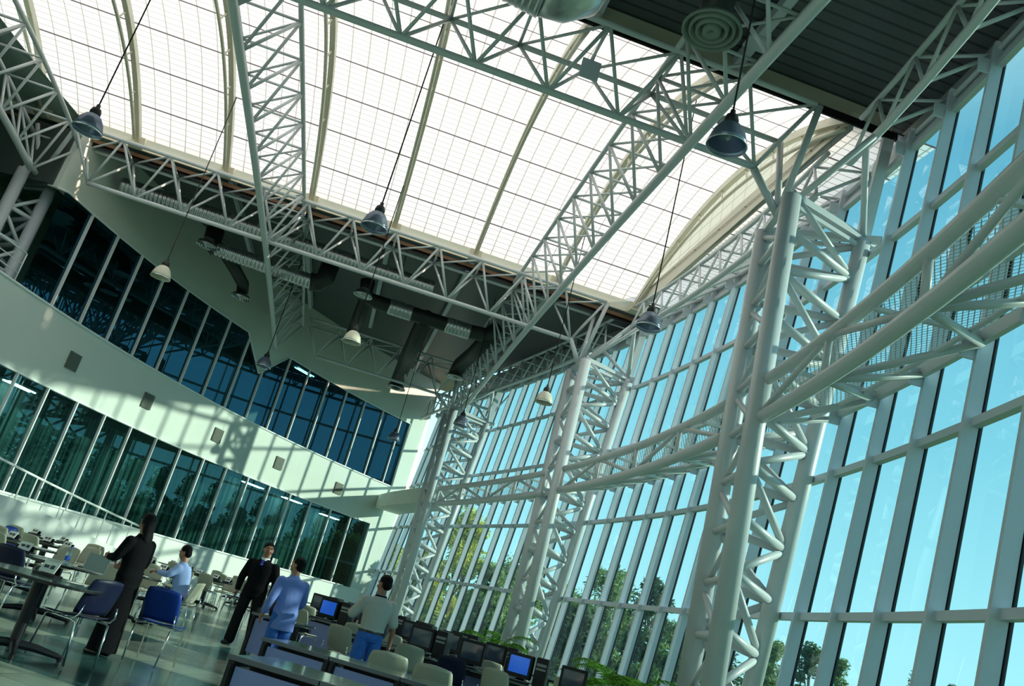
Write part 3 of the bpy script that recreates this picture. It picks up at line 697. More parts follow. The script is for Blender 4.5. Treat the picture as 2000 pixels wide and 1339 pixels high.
LP = [(3.06, 8.0, 7.38, 0, 'large grey pendant lamp in front of the dark deck at the top right'), (-5.62, 13.45, 7.36, 0, 'grey pendant lamp at the far left against the translucent roof'),
      (-.78, 13.55, 7.37, 0, 'grey pendant lamp at the middle in front of the far truss'), (4.5, 13.9, 7.36, 0, 'grey pendant lamp beside the curtain wall between the nearest and middle columns'),
      (-5.6, 20.5, 7.36, 1, 'cream topped pendant lamp over the left upper windows'), (-.82, 20.95, 7.36, 1, 'cream topped pendant lamp under the black ducts'),
      (4.42, 21.0, 7.36, 1, 'cream topped pendant lamp in front of the glass left of the middle column'), (3.1, 26.6, 7.36, 0, 'dark pendant lamp beside the top of the farthest column'),
      (-3.4, 26.75, 7.36, 0, 'small grey pendant lamp at the notch between the upper windows'), (1.44, 32.6, 7.36, 0, 'smallest dark pendant lamp before the right end of the upper windows')]
for i, (x, y, z, k, lab) in enumerate(LP):
    o = (proto, proto2)[k] if i in (0, 4) else copy_tree((proto, proto2)[k])
    o.location = (x, y, z-.2); tag(o, lab, 'lamp', 'pendant lamps hanging from the roof')
    top = vz(y)+.1 if 12 < y < 22.7 else deckz(y)
    bm = bmesh.new(); tube(bm, (0, 0, .48), (0, 0, top-z+.2), .013 if top-z < 9 else .01, 6); obj('cable', bm, 'cable', o)

# ---------------------------------------------------------------- ramp and handrail by the inner wall
bm = bmesh.new(); pv = None
for y in np.linspace(14, 31.5, 30):
    z = max(.35, 1.38-(y-25.4)*.14) if y > 20 else 1.38+.1
    z = min(z, 1.42); a = wang(y)
    vs = [bm.verts.new(WA(a, zz, rr)) for zz, rr in ((0, .01), (z, .01), (z, .9), (0, .9))]
    if pv:
        for k in range(4): bm.faces.new((pv[k], vs[k], vs[(k+1) % 4], pv[(k+1) % 4]))
    else: bm.faces.new(vs)
    pv = vs
bm.faces.new(pv[::-1]); bmesh.ops.recalc_face_normals(bm, faces=bm.faces)
tag(obj('ramp', bm, 'whitewall'), 'white ramp running down along the inner wall at the left', 'ramp')
e = empty('handrail'); tag(e, 'white tubular handrail sloping down in front of the ground floor windows', 'handrail')
rz = lambda y: 2.32-(y-24.0)*.105
P('rail', [WP(y, rz(y), .5) for y in np.linspace(16, 30.8, 24)], .032, e, 'trim')
for y in [16.5, 18, 19.5, 21, 22.6, 24.2, 25.5, 26.0, 27.3, 28.2, 29.2, 30.4]: T('post', WP(y, rz(y), .5), WP(y, min(1.42, max(.35, 1.38-(y-25.4)*.14)), .5), .022, e, 'trim')
e = empty('balcony_railing'); tag(e, 'thin white balcony railing in front of the left column, above the plaster band', 'railing')
RP = lambda y, z: V(*WP(y, 0, -.10).xy, z)
for z, n_ in ((7.36, 'top_rail'), (7.06, 'mid_rail'), (6.80, 'mid_rail')): P(n_, [RP(y, z) for y in np.linspace(16.5, 22.85, 14)], .022 if n_ == 'top_rail' else .014, e, 'trim')
for y in (22.85, 21.7, 20.5, 19.3, 18.1, 16.9): T('post', RP(y, 6.53), RP(y, 7.36), .02, e, 'trim')
e = empty('notice_board'); tag(e, 'small white sheet stuck on the sill below the window, right of the man in black', 'notice')
bm = bmesh.new(); box(bm, WP(37.6, 1.66, .06), (.3, .02, .34), -wang(37.6)-PI/2); obj('sheet', bm, 'paper', e)

# ---------------------------------------------------------------- tables and chairs
ROT = -.47
def rounded(bm, w, d, z0, z1, r, n=8):
    pts = []
    for cx_, cy_, a0 in ((w/2-r, d/2-r, 0), (-w/2+r, d/2-r, PI/2), (-w/2+r, -d/2+r, PI), (w/2-r, -d/2+r, 1.5*PI)):
        for k in range(n+1): a = a0+PI/2*k/n; pts.append((cx_+r*math.cos(a), cy_+r*math.sin(a)))
    A = [bm.verts.new((x, y, z0)) for x, y in pts]; B = [bm.verts.new((x, y, z1)) for x, y in pts]
    for k in range(len(pts)): bm.faces.new((A[k], A[(k+1) % len(pts)], B[(k+1) % len(pts)], B[k]))
    bm.faces.new(A[::-1]); bm.faces.new(B)
def make_table(w=1.3, d=.8, r=.39, h=.74):
    e = empty('pedestal_table')
    bm = bmesh.new(); rounded(bm, w, d, h-.03, h, r); obj('tabletop', bm, 'tabletop', e)
    bm = bmesh.new(); rounded(bm, w+.012, d+.012, h-.027, h-.006, r); obj('edge_band', bm, 'dark', e)
    bm = bmesh.new(); tube(bm, (0, 0, .07), (0, 0, h-.04), .055, 16); box(bm, (0, 0, h-.045), (.5, .3, .02)); col_ = obj('column', bm, 'dark', e)
    for k in range(4):
        a = PI/4+k*PI/2; bm = bmesh.new(); c, s = math.cos(a), math.sin(a)
        pipe(bm, [(0, 0, .09), (c*.2, s*.2, .08), (c*.42, s*.42, .045), (c*.46, s*.46, .03)], [.045, .04, .028, .028], 8); tube(bm, (c*.45, s*.45, 0), (c*.45, s*.45, .05), .03, 10); obj('foot', bm, 'dark', col_)
    return e
def make_chair(m):
    e = empty('shell_chair')
    def shell(f, nu, nv, th):
        bm = bmesh.new(); g = [[bm.verts.new(f(u/nu*2-1, v/nv)) for v in range(nv+1)] for u in range(nu+1)]
        for u in range(nu):
            for v in range(nv): bm.faces.new((g[u][v], g[u+1][v], g[u+1][v+1], g[u][v+1]))
        bm.normal_update(); bmesh.ops.solidify(bm, geom=bm.faces[:], thickness=th); return bm
    def back(u, v):
        w = .225*(1-.10*(abs(v-.45)*2)**3); w *= 1-.04*v
        return (u*w, -.22-.05*v-.02*v*v+.045*u*u+.02*(1-v)**2*2, .50+.36*v-.02*u*u*(v > .9))
    def seat(u, v):
        return (u*.225*(1-.06*(abs(v-.5)*2)**3), -.20+.43*v, .455+.018*u*u-.03*max(0, v-.75)*4*max(0, v-.75)+.025*(1-v)**4)
    br_ = obj('backrest', shell(back, 10, 8, .012), m, e, True); obj('seat', shell(seat, 10, 8, .012), m, e, True)
    for s in (-1, 1):
        P('frame_loop', [(s*.19, -.26, .02), (s*.21, -.22, .42), (s*.215, -.16, .435), (s*.215, .14, .435), (s*.215, .19, .42), (s*.23, .23, .02)], .010, e, 'chrome', 8)
        P('back_bracket', [(s*.215, -.1, .44), (s*.235, -.2, .45), (s*.232, -.25, .50), (s*.215, -.245, .60)],   .009, br_, 'chrome', 8)
    P('cross_rail', [(-.215, .12, .43), (.215, .12, .43)], .009, e, 'chrome', 8)
    return e
CH = {'cream': make_chair('cream_plastic'), 'navy': make_chair('navy'), 'blue': make_chair('blue_plastic')}
used = set(); chn = {'cream': 0, 'navy': 0, 'blue': 0}
def chair(kind, x, y, rz, label, z=0, group=None):
    o = CH[kind] if kind not in used else copy_tree(CH[kind]); used.add(kind)
    o.location = (x, y, z); o.rotation_euler = (0, 0, rz); tag(o, label, 'chair', group or '%s shell chairs in the hall' % kind); return o
TB = make_table(); tb_used = [False]
def table(x, y, label, rz=ROT, z=0):
    o = TB if not tb_used[0] else copy_tree(TB); tb_used[0] = True
    o.location = (x, y, z); o.rotation_euler = (0, 0, rz); tag(o, label, 'table', 'dark pedestal tables with rounded ends'); return o
def make_stand():
    e = empty('card_stand'); bm = bmesh.new(); box(bm, (0, 0, .012), (.24, .16, .024)); box(bm, (0, .05, .055), (.2, .03, .09)); obj('tray', bm, 'dark', e)
    bm = bmesh.new(); box(bm, (0, -.015, .085), (.17, .008, .12), rot=Quaternion((1, 0, 0), -.5)); cd_ = obj('card', bm, 'paper', e)
    bm = bmesh.new(); box(bm, (-.03, -.022, .09), (.05, .006, .03), rot=Quaternion((1, 0, 0), -.5)); box(bm, (.035, -.022, .09), (.04, .006, .04), rot=Quaternion((1, 0, 0), -.5)); obj('print', bm, 'ink', cd_)
    return e
ST = make_stand(); st_used = [False]
def stand(x, y, z, rz, label):
    o = ST if not st_used[0] else copy_tree(ST); st_used[0] = True
    o.location = (x, y, z+.741); o.rotation_euler = (0, 0, rz); tag(o, label, 'card stand', 'black card stands on the tables'); return o
cu, su = math.cos(ROT), math.sin(ROT)
def loc2(x, y, a, b): return x+cu*a-su*b, y+su*a+cu*b
# (x, y, z, chairs [(kind, a, b, turn)], stands, description)
TBL = [(-2.52, 9.5, 0, [('navy', .347, .288, 1.45)], [(-.05, .12, .2)], 'nearest at the lower left corner'),
       (-3.35, 12.9, 0, [('navy', .50, -1.12, .12), ('cream', .1, .75, 3.2)], [(.5, .1, .1), (-.45, -.1, .3)], 'behind the nearest one, beside the woman in black'),
       (-4.75, 15.9, 0, [('cream', -.3, -.72, .2), ('cream', .45, -.72, -.1), ('cream', .2, .75, 3.3)], [(-.3, .1, 0)], 'third back along the left edge'),
       (-2.95, 15.6, 0, [('cream', -.2, .78, 3.0)], [(-.35, .1, .2), (.1, .15, -.1)], 'where the seated man works'),
       (-5.2, 19.0, 0, [('cream', -.4, -.72, .2), ('cream', .45, -.72, 0), ('cream', .3, .76, 3.2), ('blue', -.9, .2, -1.4)], [(-.1, .1, .2), (.5, 0, .1)], 'in the second row below the handrail'),
       (-6.1, 22.2, 0, [('cream', -.1, -.72, .1), ('cream', .5, .74, 3.1)], [(-.5, .1, .1), (.35, .1, -.2)], 'next to the ramp at the left'),
       (-4.5, 24.0, 0, [('cream', -.4, -.72, .2), ('cream', .5, -.72, -.2)], [(-.2, .1, .1), (.5, .1, .1)], 'behind the seated man near the ramp'),
       (-3.2, 20.6, 0, [('cream', -.35, -.74, .1), ('cream', .4, -.72, .3), ('cream', .0, .75, 3.1)], [(0, .1, .1)], 'straight behind the seated man'),
       (-2.55, 24.8, 0, [('cream', -.4, -.74, .2), ('cream', .5, -.74, 0), ('cream', .1, .76, 3.1), ('blue', .95, .1, 1.6)], [(-.45, .1, .2), (.1, .1, 0), (.5, .1, -.2)], 'with its base in view left of the man in black'),
       (-3.9, 28.2, 0, [('cream', -.4, -.74, .2), ('cream', .5, -.74, 0), ('cream', -.3, .76, 3.1)], [(-.3, .1, .2), (.3, .1, 0)], 'second last below the ground floor windows'),
       (-1.9, 29.5, 0, [('cream', -.4, -.74, .2), ('cream', .5, -.74, 0), ('cream', .3, .76, 3.1)], [(-.3, .1, .2), (.3, .1, 0)], 'far back, left of the man in black'),
       (-.35, 27.0, 0, [('cream', -.4, -.74, .2), ('cream', .5, -.74, 0)], [(.3, .1, 0)], 'far back between the two standing men'),
       (-2.4, 33.2, 0, [('cream', -.4, -.74, .2), ('cream', .5, -.74, 0)], [(.3, .1, 0)], 'farthest one against the inner wall'),
       (4.95, 16.9, 0, [('cream', -.45, -.72, .3), ('cream', .55, -.7, -.2)], [], 'on the right before the middle column')]
NICK = ['nearest table at lower left', 'laptop table', 'table at the left edge', "seated man's table", 'table below the handrail', 'table next to the ramp', 'table behind the ramp end', 'table straight behind the seated man', 'table with its base in view', 'second last table by the wall', 'far table left of the black-clad man', 'far table between two men', 'farthest table', 'table right of the monitors']
for ti, (x, y, z, chs, sts, desc) in enumerate(TBL):
    table(x, y, 'dark oval pedestal table, %s' % ' '.join(desc.split()[:12]), z=z)
    for ci, (k, a, b, t) in enumerate(chs):
        px, py = loc2(x, y, a, b)
        side = 'left front' if a < 0 and b < 0 else 'right front' if b < 0 else 'left rear' if a < 0 else 'right rear'
        chair(k, px, py, ROT+t, '%s shell chair at the %s of the %s' % (k, side, NICK[ti]), z)
    for si, (a, b, t) in enumerate(sts):
        px, py = loc2(x, y, a, b); stand(px, py, z, ROT+t, 'black card stand, %s on the %s' % (('left one', 'right one', 'rightmost one')[si] if len(sts) > 1 else 'alone', NICK[ti]))
chair('blue', -1.47, 10.95, ROT+.25, 'bright blue shell chair with chrome legs right of the woman in black')
chair('cream', -1.93, 15.62, 1.35, 'cream shell chair the man in the pale blue shirt sits on')
# bottle, papers and laptop on the tables
e = empty('water_bottle', (-3.12, 12.55, .741)); tag(e, 'clear water bottle with blue label on the table left of the woman', 'bottle')
bm = bmesh.new(); lathe(bm, [(.001, 0), (.033, 0), (.035, .02), (.035, .15), (.02, .2), (.012, .21), (.012, .23)], 18); obj('body', bm, 'clear', e, True)
bm = bmesh.new(); lathe(bm, [(.0355, .06), (.0355, .12)], 18); obj('label', bm, 'bottle_cap', e, True)
bm = bmesh.new(); lathe(bm, [(.014, .22), (.014, .245), (.001, .245)], 12); obj('cap', bm, 'bottle_cap', e, True)
e = empty('laptop', (-2.78, 12.35, .741), ROT+.1); tag(e, 'open grey laptop on the table just left of the woman in black', 'laptop')
bm = bmesh.new(); box(bm, (0, 0, .01), (.33, .24, .02)); obj('base', bm, 'keys', e)
bm = bmesh.new(); box(bm, (0, .15, .12), (.33, .012, .23), rot=Quaternion((1, 0, 0), -.2)); obj('lid', bm, mat('silver_lid', (.25, .33, .33), .4), e)
for x, y, l in ((-2.2, 9.55, 'bright white sheet of paper on the nearest table'), (-3.6, 13.0, 'white sheet of paper beside the card stand on the second table'), (-2.6, 15.4, 'sheet of paper in front of the seated man')):
    bm = bmesh.new(); box(bm, (0, 0, 0), (.15, .2, .004)); o = obj('paper_sheet', bm, 'paper'); o.location = (x, y, .744); o.rotation_euler = (0, 0, ROT+.3); tag(o, l, 'paper')

# ---------------------------------------------------------------- computer desks
DR = -.44
cd, sdn = math.cos(DR), math.sin(DR)
def along(x, y, a, b=0): return x+cd*a-sdn*b, y+sdn*a+cd*b
def make_desk():
    e = empty('computer_desk')
    bm = bmesh.new(); rounded(bm, .72, .72, .715, .735, .06); gt_ = obj('glass_top', bm, 'desktop', e)
    bm = bmesh.new(); bar(bm, (-.36, -.35, .725), (.36, -.35, .725), .03, .035, (0, 1, 0)); obj('metal_edge', bm, MA.setdefault('edge', mat('dark_brushed_metal', (.10, .11, .14), .35, .6)), gt_)
    bm = bmesh.new(); box(bm, (0, -.30, .44), (.60, .025, .46)); obj('modesty_panel', bm, 'panel', e)
    for s in (-1, 1):
        bm = bmesh.new(); box(bm, (s*.335, -.28, .36), (.05, .10, .70)); box(bm, (s*.335, 0, .03), (.05, .66, .05)); box(bm, (s*.335, -.33, .6), (.03, .02, .16)); obj('leg', bm, 'crt', e)
    bm = bmesh.new(); box(bm, (0, .1, .66), (.6, .4, .05)); obj('cable_tray', bm, 'crt', e)
    return e
DK = make_desk(); dk_used = [False]
def desk(x, y, label, rz=DR):
    o = DK if not dk_used[0] else copy_tree(DK); dk_used[0] = True
    o.location = (x, y, 0); o.rotation_euler = (0, 0, rz); tag(o, label, 'desk', 'computer desks with blue-grey front panels'); return o
MA['screen_blue'] = mat('blue_lit_screen', (.03, .12, .6), .2); b_ = MA['screen_blue'].node_tree.nodes['Principled BSDF']; b_.inputs['Emission Color'].default_value = (.02, .16, .9, 1); b_.inputs['Emission Strength'].default_value = .35
MA['screen'] = mat('dark_glass_screen', (.05, .07, .11), .12)
def make_crt():
    e = empty('crt_monitor'); bm = bmesh.new()
    ring = []
    for y, w, h, zc in ((-.2, .39, .34, .22), (-.12, .39, .34, .22), (-.05, .37, .32, .22), (.14, .25, .22, .23), (.2, .22, .18, .23)):
        ring.append([bm.verts.new((x*w/2, y, zc+z*h/2)) for x, z in ((-1, -1), (1, -1), (1, 1), (-1, 1))])
    for A, B in zip(ring, ring[1:]):
        for k in range(4): bm.faces.new((A[k], A[(k+1) % 4], B[(k+1) % 4], B[k]))
    bm.faces.new(ring[0][::-1]); bm.faces.new(ring[-1]); bmesh.ops.recalc_face_normals(bm, faces=bm.faces)
    bmesh.ops.bevel(bm, geom=bm.edges[:], offset=.008, segments=2, affect='EDGES'); cs_ = obj('case', bm, 'crt', e)
    bm = bmesh.new(); g = [[bm.verts.new(((u/6-.5)*.31, -.203-.006*(1-((u-3)/3)**2)*(1-((v-3)/3)**2), .11+v/6*.235)) for v in range(7)] for u in range(7)]
    for u in range(6):
        for v in range(6): bm.faces.new((g[u][v], g[u+1][v], g[u+1][v+1], g[u][v+1]))
    obj('screen', bm, 'screen', cs_, True)
    bm = bmesh.new(); lathe(bm, [(.001, 0), (.13, 0), (.13, .02), (.06, .04), (.06, .06)], 20); obj('stand', bm, 'crt', e)
    return e
CRT = make_crt(); crt_used = [False]
def crt(x, y, rz, label, blue=False, z=.736):
    o = CRT if not crt_used[0] else copy_tree(CRT); crt_used[0] = True
    o.location = (x, y, z); o.rotation_euler = (0, 0, rz); tag(o, label, 'monitor', 'black tube monitors on the computer desks')
    if blue:
        for ch in o.children_recursive:
            if ch.name.startswith('screen'): ch.data = ch.data.copy(); ch.data.materials[0] = MA['screen_blue']
    return o
def make_kb():
    e = empty('keyboard'); bm = bmesh.new(); box(bm, (0, 0, .012), (.44, .16, .02)); cs_ = obj('case', bm, 'crt', e)
    bm = bmesh.new()
    for r_ in range(5):
        for k in range(14): box(bm, (-.2+k*.0305, -.06+r_*.03, .024), (.024, .024, .008))
    obj('keys', bm, 'keys', cs_); return e
KB = make_kb(); kb_used = [False]
def kb(x, y, rz, label):
    o = KB if not kb_used[0] else copy_tree(KB); kb_used[0] = True
    o.location = (x, y, .736); o.rotation_euler = (0, 0, rz); tag(o, label, 'keyboard', 'keyboards on the computer desks')
def make_pc():
    e = empty('computer_case'); bm = bmesh.new(); box(bm, (0, 0, .2), (.18, .42, .4)); bmesh.ops.bevel(bm, geom=bm.edges[:], offset=.01, segments=2, affect='EDGES'); cs_ = obj('case', bm, 'crt', e)
    bm = bmesh.new(); box(bm, (0, -.212, .3), (.15, .01, .04)); box(bm, (0, -.212, .24), (.15, .01, .03)); obj('drive_bay', bm, 'keys', cs_); return e
PC = make_pc(); pc_used = [False]
def pc(x, y, rz, label):
    o = PC if not pc_used[0] else copy_tree(PC); pc_used[0] = True
    o.location = (x, y, .736); o.rotation_euler = (0, 0, rz); tag(o, label, 'computer', 'black computer cases on the desks')
rows = [('nearest row', .10, 6.72, 3, .73, 0), ('second row', .22, 9.02, 5, .73, 0), ('third row', 1.2, 14.0, 5, .80, PI), ('fourth row', .55, 16.9, 5, .82, 0), ('fifth row', -.35, 20.2, 6, .82, 0)]
for rn, x0, y0, n, sp, flip in rows:
    for k in range(n):
        x, y = along(x0, y0, sp*k); nm = 'the %s of computer desks, %s from its left end' % (rn, ORD[k])
        desk(x, y, 'desk in '+nm, DR+flip)
        if rn in ('third row', 'fourth row', 'fifth row'):
            f = 0 if rn != 'fifth row' else 0
            mx, my = along(x, y, 0, .12)
            crt(mx, my, DR+.12*((k*7) % 3-1), 'black tube monitor on '+nm, blue=(rn, k) in (('third row', 3), ('fourth row', 0)))
            kx, ky = along(x, y, -.02, -.22); kb(kx, ky, DR, 'keyboard on '+nm)
            if (k+len(rn)) % 2 == 0:
                kx, ky = along(x, y, .30, .12); pc(kx, ky, DR+.05, 'black computer case standing on '+nm)
            cx_, cy_ = along(x, y, .02+.1*((k*5) % 3-1), -.78)
            chair('navy' if (rn, k) in (('third row', 2),) else 'cream', cx_, cy_, DR+.25*((k*5) % 3-1), '%s shell chair at %s' % ('navy' if (rn, k) in (('third row', 2),) else 'cream', nm))
for k, (kk, a, b, t) in enumerate((('cream', .45, 1.05, .35), ('cream', 1.05, .95, .1), ('navy', 2.1, .9, .2), ('cream', 2.75, .9, -.2))):
    x, y = along(.22, 9.02, a, b); chair(kk, x, y, DR+t, '%s shell chair just behind the second row of desks, %s from the left' % (kk, ORD[k]))
bm = bmesh.new(); lathe(bm, [(.001, 0), (.10, 0), (.13, .12), (.12, .25), (.06, .32), (.001, .33)], 14); o = obj('backpack', bm, 'navy', None, True); o.location = (-.30, 13.2, .74); 
tag(o, 'dark blue bag on the desk left of the man in the blue shirt', 'bag')
e = desk(-.15, 13.25, 'desk carrying the dark bag left of the man in the blue shirt')
# ---------------------------------------------------------------- people
def ell(bm, c, r, seg=16, rot=None):
    m = Matrix.Translation(Vector(c)) @ (rot.to_matrix().to_4x4() if rot else Matrix()) @ Matrix.Diagonal((*r, 1))
    bmesh.ops.create_uvsphere(bm, u_segments=seg, v_segments=seg//2+2, radius=1, matrix=m)
def loft(bm, rings, seg=20):
    """rings: (x, y, z, rx, ry) stacked ellipses, capped"""
    R = [[bm.verts.new((x+rx*math.cos(2*PI*k/seg), y+ry*math.sin(2*PI*k/seg), z)) for k in range(seg)] for x, y, z, rx, ry in rings]
    for A, B in zip(R, R[1:]):
        for k in range(seg): bm.faces.new((A[k], A[(k+1) % seg], B[(k+1) % seg], B[k]))
    bm.faces.new(R[0][::-1]); bm.faces.new(R[-1])
def limb(bm, pts, rs, seg=14):
    P_ = []; Q_ = []
    for i in range(len(pts)-1):
        for k in range(4): t = k/4; P_.append(Vector(pts[i]).lerp(Vector(pts[i+1]), t)); Q_.append(rs[i]+(rs[i+1]-rs[i])*t)
    P_.append(Vector(pts[-1])); Q_.append(rs[-1])
    P2 = [P_[0]]+[(P_[i-1]+P_[i]*2+P_[i+1])/4 for i in range(1, len(P_)-1)]+[P_[-1]]
    pipe(bm, P2, Q_, seg); ell(bm, pts[0], (rs[0],)*3, 12); ell(bm, pts[-1], (rs[-1],)*3, 12)
def skin(o, vox=.011, sm=3):
    m = o.modifiers.new('remesh', 'REMESH'); m.mode = 'VOXEL'; m.voxel_size = vox; m.use_smooth_shade = True
    m = o.modifiers.new('smooth', 'SMOOTH'); m.factor = .5; m.iterations = sm; return o
def hand(bm, w, d, side, curl=.5, grip=None):
    """palm at wrist w pointing along d; side = thumb side"""
    d = Vector(d).normalized(); side = Vector(side); side = (side-d*side.dot(d)).normalized(); nrm = d.cross(side)
    w = Vector(w); q = Matrix((side, d, nrm)).transposed().to_quaternion()
    ell(bm, w+d*.045, (.040, .052, .016), 14, q); tube(bm, w-d*.02, w+d*.03, .024, 12, .03)
    for k, (o, L) in enumerate(((.029, .072), (.010, .082), (-.010, .076), (-.028, .060))):
        b = w+d*.085+side*o; a1 = curl*.5; a2 = curl*1.3
        p1 = b+(d*math.cos(a1)+nrm*math.sin(a1))*L*.45; p2 = p1+(d*math.cos(a2)+nrm*math.sin(a2))*L*.35; p3 = p2+(d*math.cos(a2*1.5)+nrm*math.sin(a2*1.5))*L*.25
        pipe(bm, [b-d*.03, b, p1, p2, p3], [.010, .010, .009, .008, .007], 8); ell(bm, p3, (.007,)*3, 8)
    t0 = w+d*.025+side*.03; t1 = t0+(side*.6+d*.7+nrm*.3).normalized()*.035; t2 = t1+(side*.25+d+nrm*.4).normalized()*.03
    pipe(bm, [t0, t1, t2], [.013, .011, .009], 8); ell(bm, t2, (.009,)*3, 8)
def headmesh(bm, c, yaw, pitch=0):
    q = Quaternion((0, 0, 1), yaw) @ Quaternion((1, 0, 0), pitch); c = Vector(c)
    def E(p, r): ell(bm, c+q @ Vector(p), r, 16, q)
    E((0, -.01, .045), (.074, .092, .088)); E((0, .02, -.02), (.062, .072, .085)); E((0, .052, -.085), (.032, .032, .026)); E((0, .092, -.005), (.013, .022, .02)); E((0, .086, .015), (.010, .014, .032))
    for s in (-1, 1):
        E((s*.076, -.012, 0), (.008, .018, .031)); E((s*.035, .075, -.02), (.024, .02, .024)); E((s*.030, .082, .045), (.024, .012, .010))
    E((0, .088, -.052), (.024, .012, .012))
    return q
def person(label, loc, rz, s=1.0, skinm='skin', pelvis=(0, 0, .95), lean=0.0, arms=(), legs=(), top=None, bottom=None, yaw=0, pitch=0, sleeve=1.0, hair='short', skirt=False, untuck=.12, extras=None, wide=1.0):
    e = empty('person', loc, rz); e.scale = (s*wide, s*wide**.5, s); tag(e, label, 'person')
    pz = pelvis[2]; L = lambda dz: (0, math.sin(lean)*dz, pz+math.cos(lean)*dz)
    tor = [(-.06, .15, .11), (.02, .165, .12), (.12, .145, .105), (.24, .160, .112), (.36, .178, .12), (.45, .175, .105), (.50, .12, .08), (.535, .062, .06), (.60, .055, .057)]
    def torso(bm, g=0, z0=-.1, z1=.7):
        loft(bm, [(L(d)[0], L(d)[1], L(d)[2], rx+g, ry+g) for d, rx, ry in tor if z0 <= d <= z1])
    hc = Vector(L(.70)); sh = [Vector(L(.445))+Vector((sx*.185, 0, 0)) for sx in (-1, 1)]
    bm = bmesh.new(); torso(bm)
    headmesh(bm, hc, yaw, pitch); limb(bm, [L(.5), L(.62)], [.056, .056])
    for i, (el_, wr, hd, sd_, cu_) in enumerate(arms):
        limb(bm, [sh[i], el_, wr], [.052, .040, .026]); hand(bm, wr, hd, sd_, cu_)
    for i, (kn, an, toe) in enumerate(legs):
        hip = Vector(pelvis)+Vector(((-1, 1)[i]*.09, 0, -.02)); limb(bm, [hip, kn, an], [.085, .058, .040]); limb(bm, [an, Vector(an)+Vector(toe)*.07-Vector((0, 0, .045))], [.036, .026])
    bd_ = skin(obj('body', bm, skinm, e, True))
    # hair
    q = Quaternion((0, 0, 1), yaw) @ Quaternion((1, 0, 0), pitch); bm = bmesh.new()
    def E(p, r, z=None): ell(bm, hc+q @ Vector(p), r, 16, q)
    E((0, -.022, .062), (.083, .096, .088)); E((0, -.05, .01), (.080, .062, .085))
    if hair == 'long': E((0, -.045, -.06), (.088, .07, .12)); E((0, -.06, -.17), (.085, .055, .12)); E((0, -.02, .03), (.092, .088, .1))
    skin(obj('hair', bm, 'hair', e, True), .010, 2)
    bm = bmesh.new()
    for sx in (-1, 1): ell(bm, hc+q @ Vector((sx*.030, .083, .024)), (.012, .008, .007), 10, q)
    obj('eyes', bm, 'eye', bd_, True)
    bm = bmesh.new()
    for sx in (-1, 1): ell(bm, hc+q @ Vector((sx*.030, .0895, .024)), (.005, .004, .005), 8, q); ell(bm, hc+q @ Vector((sx*.031, .092, .050)), (.02, .006, .0045), 8, q)
    obj('eyebrows_and_pupils', bm, 'hair', bd_, True)
    bm = bmesh.new(); ell(bm, hc+q @ Vector((0, .097, -.050)), (.022, .006, .006), 10, q); obj('lips', bm, 'lip', bd_, True)
    # clothes
    if top:
        bm = bmesh.new(); g = .022
        loft(bm, [(L(d)[0], L(d)[1], L(d)[2], rx+g, ry+g) for d, rx, ry in [(-untuck, .155, .115)]+[t for t in tor if -untuck < t[0] <= .50]]+[(*L(.53), .078, .076), (*L(.565), .066, .066)])
        for i, a in enumerate(arms):
            w = Vector(a[0]).lerp(Vector(a[1]), max(0, sleeve-1)) if sleeve > 1 else sh[i].lerp(Vector(a[0]), sleeve)
            if sleeve > 1: limb(bm, [sh[i], a[0], w], [.075, .060, .045])
            else: limb(bm, [sh[i], w], [.078, .068])
        skin(obj(top[0], bm, top[1], e, True), .012, 3)
    if bottom:
        bm = bmesh.new()
        if skirt: loft(bm, [(0, 0, .06, .20, .17), (0, 0, .4, .185, .15), (0, 0, .75, .18, .14), (0, 0, .95, .18, .135), (*L(.08), .16, .12)])
        else:
            loft(bm, [(*L(-.09), .13, .11), (*L(-.04), .172, .128), (*L(.03), .175, .13), (*L(.075), .162, .12)])
            for i, (kn, an, toe) in enumerate(legs):
                hip = Vector(pelvis)+Vector(((-1, 1)[i]*.09, 0, -.03)); limb(bm, [hip, kn, Vector(an)-(Vector(an)-Vector(kn)).normalized()*.0], [.098, .078, .080])
        skin(obj(bottom[0], bm, bottom[1], e, True), .012, 3)
    if legs:
        for i, (kn, an, toe) in enumerate(legs):
            bm = bmesh.new(); t = Vector(toe); a = Vector(an); limb(bm, [(a.x, a.y, .045)-Vector((0, 0, 0))-t*.03 if False else Vector((a.x, a.y, .045))-t*.03, Vector((a.x, a.y, .035))+t*.15], [.044, .036]); skin(obj('shoe', bm, 'shoe', e, True), .01, 2)
    if extras: extras(e, L, hc, q, sh)
    return e
def ex_sweater(e, L, hc, q, sh):
    bm = bmesh.new(); loft(bm, [(*L(.44), .085, .135), (*L(.50), .085, .098), (*L(.545), .070, .072), (*L(.57), .068, .068)]); skin(obj('collar', bm, 'shirt_white', e, True), .008, 1)
    bm = bmesh.new(); y = .142; box(bm, (0, L(.5)[1]+.092, L(.515)[2]), (.035, .02, .03)); box(bm, (0, L(.45)[1]+.125, L(.47)[2]), (.03, .02, .09), rot=Quaternion((1, 0, 0), .5)); obj('tie', bm, 'tie', e)
person('man in black sweater, white collar and blue tie standing in the aisle', (-.84, 15.95, 0), PI-.25, 1.0, 'skin', arms=((V(-.27, -.02, 1.13), V(-.26, .05, .88), (0, .15, -1), (0, 1, 0), .5), (V(.27, -.02, 1.13), V(.25, .06, .88), (0, .15, -1), (0, 1, 0), .5)),
       legs=((V(-.13, .02, .5), V(-.17, 0, .09), (-.2, 1, 0)), (V(.12, .03, .5), V(.14, 0, .09), (.2, 1, 0))), top=('sweater', 'sweater'), bottom=('trousers', 'trouser'), yaw=.45, sleeve=1.85, extras=ex_sweater, wide=1.16)
